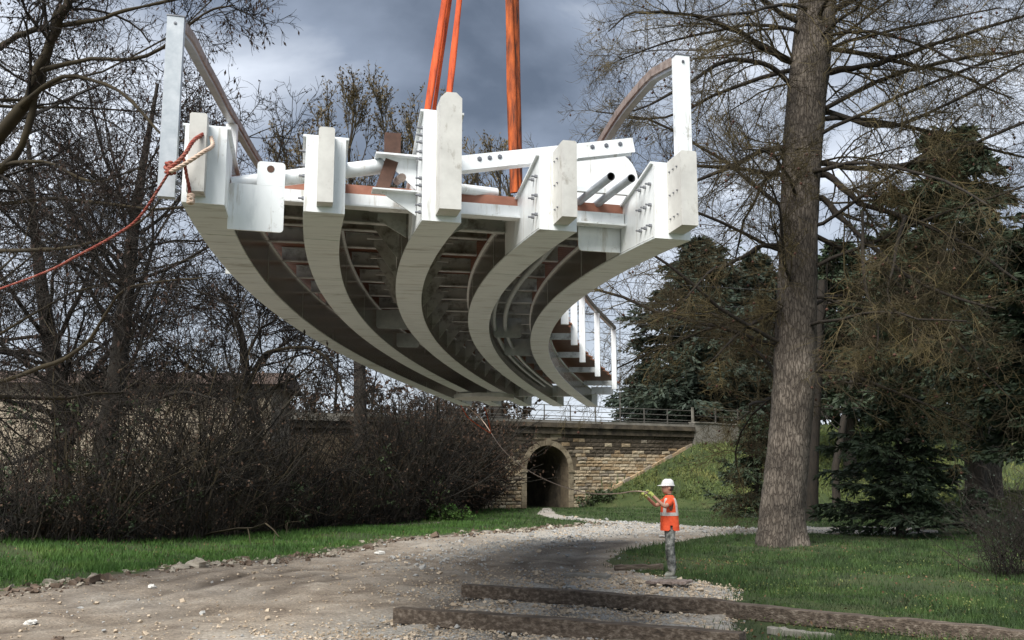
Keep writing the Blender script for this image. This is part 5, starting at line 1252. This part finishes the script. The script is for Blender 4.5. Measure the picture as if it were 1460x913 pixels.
def loft(rings, cap=True):
    """rings: list of (cx, cy, z, rx, ry [, front]) ellipses, front is -x"""
    n = 20; V = []; 
    for r in rings:
        cx, cy, z, rx, ry = r[:5]; fr = r[5] if len(r) > 5 else 0
        for k in range(n):
            a = 2 * math.pi * k / n; x = math.cos(a) * rx
            if x < 0: x *= 1 + fr * max(0, math.cos(a + math.pi)) ** 6
            V.append((cx + x, cy + math.sin(a) * ry, z))
    m = len(rings); Fc = [(i*n+k, i*n+(k+1) % n, (i+1)*n+(k+1) % n, (i+1)*n+k) for i in range(m-1) for k in range(n)]
    if cap: Fc += [tuple(range(n))[::-1], tuple((m-1)*n + k for k in range(n))]
    return (V, Fc)
J = dict(pel=(0, 0, .95), wst=(0.005, 0, 1.08), chs=(0.01, 0, 1.27), nkb=(0.0, 0, 1.44), nk=(-.012, 0, 1.52),
    sL=(0.0, -.175, 1.40), eL=(-.13, -.34, 1.29), wL=(-.34, -.27, 1.50), hL=(-.40, -.245, 1.565),
    sR=(-.02, .175, 1.40), eR=(-.22, .24, 1.30), wR=(-.41, .04, 1.47), hR=(-.465, -.02, 1.52),
    pL=(0, -.095, .90), kL=(-.035, -.11, .50), aL=(0.01, -.12, .10), tL=(-.15, -.13, .045),
    pR=(0, .095, .90), kR=(0.02, .11, .50), aR=(0.06, .12, .10), tR=(-.09, .14, .045))
JR = dict(pel=(.13, .15), wst=(.11, .14), chs=(.115, .155), nkb=(.07, .09), nk=.052, sL=.058, eL=.04, wL=.028, hL=.034, sR=.058, eR=.04, wR=.028, hR=.034,
    pL=.088, kL=.062, aL=.042, tL=.036, pR=.088, kR=.062, aR=.042, tR=.036)
E_ = [('pel', 'wst'), ('wst', 'chs'), ('chs', 'nkb'), ('nkb', 'nk'), ('chs', 'sL'), ('sL', 'eL'), ('eL', 'wL'), ('wL', 'hL'), ('chs', 'sR'), ('sR', 'eR'), ('eR', 'wR'), ('wR', 'hR'),
    ('pel', 'pL'), ('pL', 'kL'), ('kL', 'aL'), ('aL', 'tL'), ('pel', 'pR'), ('pR', 'kR'), ('kR', 'aR'), ('aR', 'tR')]
def skel(keys, edges, scale=1.0, extra=0.0, rad=None, shift=None):
    ks = list(keys); idx = {k: i for i, k in enumerate(ks)}
    rs = []
    for k in ks:
        r = (rad or {}).get(k, JR[k]); r = r if isinstance(r, tuple) else (r, r); rs.append((r[0] * scale + extra, r[1] * scale + extra))
    return skinned('tmp', [J[k] for k in ks], [(idx[a], idx[b]) for a, b in edges], rs)
body = skel(J.keys(), E_)
HC = (-.03, 0)
head = loft([(-.005, 0, 1.515, .05, .05), (-.02, 0, 1.535, .072, .05, .12), (-.028, 0, 1.56, .085, .062, .08), (-.03, 0, 1.585, .09, .068, .05), (-.03, 0, 1.605, .092, .071, .22), (-.03, 0, 1.625, .093, .073, .12), (-.028, 0, 1.65, .095, .075, .03), (-.025, 0, 1.69, .098, .077), (-.02, 0, 1.73, .085, .068), (-.018, 0, 1.755, .045, .04)])
ears = [loft([(.0, s * .076, 1.60, .008, .01), (.0, s * .082, 1.62, .022, .01), (.005, s * .082, 1.645, .02, .01), (.005, s * .076, 1.66, .006, .008)]) for s in (-1, 1)]
def fingers(w, h, side):
    w = np.array(w); h = np.array(h); d = (h - w) / np.linalg.norm(h - w); sd_ = np.cross(d, (0, 0, 1)); sd_ /= np.linalg.norm(sd_); up = np.cross(sd_, d); out = []
    for k, (o, l) in enumerate(((-.026, .034), (-.009, .04), (.009, .038), (.026, .03))):
        b = h + sd_ * o + d * .008; p = [b, b + d * l * .9 + up * .006, b + d * l * 1.1 - up * l * .6, b + d * l * .4 - up * l * 1.1]
        out.append(skinned('f', [tuple(q) for q in p], [(0, 1), (1, 2), (2, 3)], [.011, .0105, .010, .009], 1))
    b = w + d * .03 - sd_ * .02; p = [b, b + d * .03 - sd_ * .018 - up * .015, b + d * .055 - sd_ * .006 - up * .03]
    out.append(skinned('f', [tuple(q) for q in p], [(0, 1), (1, 2)], [.012, .011, .010], 1)); return out
fL = fingers(J['wL'], J['hL'], -1); fR = fingers(J['wR'], J['hR'], 1)
bm_ = remesh(join_meshes('person_body', [body, head] + ears + fL + fR), .008, 'body')
bm_.materials.clear(); bm_.materials.append(M['skin'])
bo = link(bpy.data.objects.new('body', bm_), person)
def clothe(name, me, mat, voxel=.011, parent=None):
    me = remesh(me, voxel, name) if voxel else me
    me.materials.clear(); me.materials.append(mat); o = bpy.data.objects.new(name, me); return link(o, parent or bo)
# trousers, boots, shirt with short sleeves, vest, gloves
tr = skel(['pel', 'wst', 'pL', 'kL', 'aL', 'pR', 'kR', 'aR'], [('pel', 'wst'), ('pel', 'pL'), ('pL', 'kL'), ('kL', 'aL'), ('pel', 'pR'), ('pR', 'kR'), ('kR', 'aR')], 1.0, .016, dict(wst=(.09, .11), aL=.058, aR=.058, kL=.07, kR=.07))
clothe('trousers', join_meshes('t', [tr]), M['camo'])
for s, a, t in (('L', 'aL', 'tL'), ('R', 'aR', 'tR')):
    A = np.array(J[a]); K = np.array(J['k' + s]); T_ = np.array(J[t]); p1 = A + (K - A) * .62
    b1 = skinned('b', [tuple(p1), tuple(A + (K - A) * .25), tuple(A + (0, 0, -.03)), tuple(A + (T_ - A) * .55 + (0, 0, .005)), tuple(T_)], [(0, 1), (1, 2), (2, 3), (3, 4)], [.072, .064, .056, .052, .042], 2)
    sole = loft([(A[0] - .055, A[1], .0, .13, .05), (A[0] - .055, A[1], .03, .13, .05)])
    bt = clothe('boot', join_meshes('b', [b1, sole]), M['boot'], .009)
JS = dict(J); 
sh = skel(['wst', 'chs', 'nkb', 'sL', 'eL', 'sR', 'eR'], [('wst', 'chs'), ('chs', 'nkb'), ('chs', 'sL'), ('sL', 'eL'), ('chs', 'sR'), ('sR', 'eR')], 1.0, .012, dict(eL=.045, eR=.045, sL=.062, sR=.062))
V, Fc = mesh_arrays(sh)
def cut(V, Fc, w):
    return V, [f for f in Fc if all(w(V[i]) for i in f)]
eLv, eRv = np.array(J['eL']), np.array(J['eR'])
shr = remesh(join_meshes('s', [(V, Fc)]), .011, 'shirt'); V, Fc = mesh_arrays(shr)
V, Fc = cut(V, Fc, lambda p: np.linalg.norm(p - eLv) > .095 and np.linalg.norm(p - eRv) > .095)
shm = join_meshes('shirt', [(V, Fc)]); shm.polygons.foreach_set('use_smooth', [True] * len(shm.polygons)); clothe('shirt', shm, M['shirt'], 0)
def vest_r(z):
    zs = [.86, .95, 1.08, 1.2, 1.32, 1.42, 1.47, 1.50]; rx = [.172, .168, .16, .158, .15, .122, .09, .07]; ry = [.205, .2, .195, .2, .205, .19, .13, .085]
    return np.interp(z, zs, rx), np.interp(z, zs, ry)
def vest_mesh(z0, z1, off, nz_=18, keepf=None):
    n = 48; V = []; th_ = .006
    zsv = np.linspace(z0, z1, nz_)
    for sgn in (off, off - th_):
        for z in zsv:
            rx, ry = vest_r(z)
            for k in range(n):
                a = 2 * math.pi * k / n; fold = .006 * math.sin(a * 7 + z * 6) * (1.5 - z)
                ex = 2.6; ca, sa = math.cos(a), math.sin(a); q = (abs(ca) ** ex + abs(sa) ** ex) ** (-1 / ex)
                V.append(((rx + sgn + fold) * ca * q + .0, (ry + sgn + fold) * sa * q, z))
    Fc = []; m = nz_ * n
    def ok(i, k):
        z = zsv[i]; a = 2 * math.pi * (k + .5) / n; return keepf is None or keepf(a, z)
    for i in range(nz_ - 1):
        for k in range(n):
            if not ok(i, k): continue
            k2 = (k+1) % n; Fc.append((i*n+k, i*n+k2, (i+1)*n+k2, (i+1)*n+k)); Fc.append((m+i*n+k, m+(i+1)*n+k, m+(i+1)*n+k2, m+i*n+k2))
    return V, Fc
def arm_open(a, z):
    d = abs(math.sin(a)); side = d > .92
    if z > 1.22 and z < 1.44 and abs(math.cos(a)) < .34 - abs(z - 1.34) * 1.6: return False
    if z < 1.0 and side and abs(math.cos(a)) < .22 * (1.0 - z) / .14: return False
    return True
vm = join_meshes('vest', [vest_mesh(.86, 1.50, 0, 40, arm_open)]); vm.polygons.foreach_set('use_smooth', [True] * len(vm.polygons)); vo = clothe('vest', vm, M['vest'], 0)
bmh = join_meshes('reflective_band', [vest_mesh(1.13, 1.19, .005, 4)]); clothe('reflective_band', bmh, M['band'], 0, vo)
bmv = join_meshes('reflective_band', [vest_mesh(1.19, 1.45, .005, 16, lambda a, z: arm_open(a, z) and (.45 < abs(math.cos(a)) < .78))]); clothe('reflective_band', bmv, M['band'], 0, vo)
for a_, b_ in (('sL', 'eL'), ('sR', 'eR')):
    A = np.array(J[a_]); Bq = np.array(J[b_]); d_ = Bq - A
    sl = skinned('sl', [tuple(A - d_ * .12), tuple(A + d_ * .35), tuple(A + d_ * .72)], [(0, 1), (1, 2)], [.078, .068, .062], 2); clothe('sleeve', sl, M['vest'], 0)
# rubber gloves over the hands
for w, h, fs in (('wL', 'hL', fL), ('wR', 'hR', fR)):
    W = np.array(J[w]); H_ = np.array(J[h]); d_ = (H_ - W)
    g0 = skinned('g', [tuple(W - d_ * .3), tuple(W), tuple(H_)], [(0, 1), (1, 2)], [.036, .036, .04], 2)
    fat = []
    for fm in fs:
        V, Fc = mesh_arrays(fm); c_ = V.mean(0); fat.append((c_ + (V - c_) * 1.12, Fc))
    clothe('glove', join_meshes('g', [g0] + fat), M['glove'], .007)
# helmet with brim, hair, eyes, mouth
hm = [loft([(-.02, 0, 1.675, .122, .102), (-.02, 0, 1.70, .122, .102), (-.018, 0, 1.735, .115, .096), (-.015, 0, 1.77, .095, .08), (-.012, 0, 1.79, .062, .05), (-.012, 0, 1.797, .02, .02)])]
brim = loft([(-.05, 0, 1.668, .165, .108), (-.05, 0, 1.678, .168, .11), (-.03, 0, 1.69, .13, .104)]); ridge = loft([(-.015, 0, 1.77, .1, .014), (-.015, 0, 1.80, .06, .012)])
hme = join_meshes('helmet', hm + [brim, ridge]); clothe('helmet', hme, M['helmet'], .006)
clothe('hair', join_meshes('h', [loft([(.028, 0, 1.58, .05, .066), (.022, 0, 1.62, .062, .08), (.01, 0, 1.675, .092, .083)])]), M['hair'], .008)
for s in (-1, 1):
    clothe('eye', join_meshes('e', [loft([(-.117, s * .03, 1.634, .004, .008), (-.118, s * .03, 1.64, .006, .012), (-.117, s * .03, 1.646, .004, .008)])]), M['shirt'], 0)
clothe('mouth', join_meshes('m', [loft([(-.112, 0, 1.568, .005, .02), (-.113, 0, 1.572, .006, .022), (-.112, 0, 1.576, .004, .018)])]), M['rope'], 0)
# guide rope from the far girder end to his hands
hp_ = np.array([WX, WY, WZ]) + PSC * np.array(J['hL']) + np.array([-.03, .0, -.012]); hp2 = np.array([WX, WY, WZ]) + PSC * np.array(J['hR']) + np.array([0, 0, -.012])
far = bp_(L - .2, OFF[0], 0.02)
pts = [far, at(688, 600, 30.5), at(716, 640, 29), at(749, 668, 27), at(782, 686, 25), at(816, 698, 22.8), at(845, 704, 20.5), at(880, 704, 19.2), hp_ + np.array([-.2, 0.15, .02]), hp_, hp2, hp2 + np.array([.10, .05, -.05])]
gr = empty('guide_rope', 'thin pale guide rope running from the far end of the footbridge to the worker', 'rope', loc=far)
mb = MB(); mb.tube(catmull(pts, 14) - far, .011, 6, False); mb.build('strand', M['rope_pale'], gr, True)
og = empty('loose_rope', 'frayed orange rope end dangling under the far left girder end', 'rope', loc=bp_(L - .6, OFF[0], 0))
b0 = np.array(og.location)
for k, q in enumerate(([(657, 578), (668, 596), (690, 612), (700, 618)], [(690, 580), (696, 598), (700, 618)])):
    mb = MB(); mb.tube(catmull([at(x, y, 28) for x, y in q], 8) - b0,   .014, 5); mb.build('strand', M['sling'], og, True)
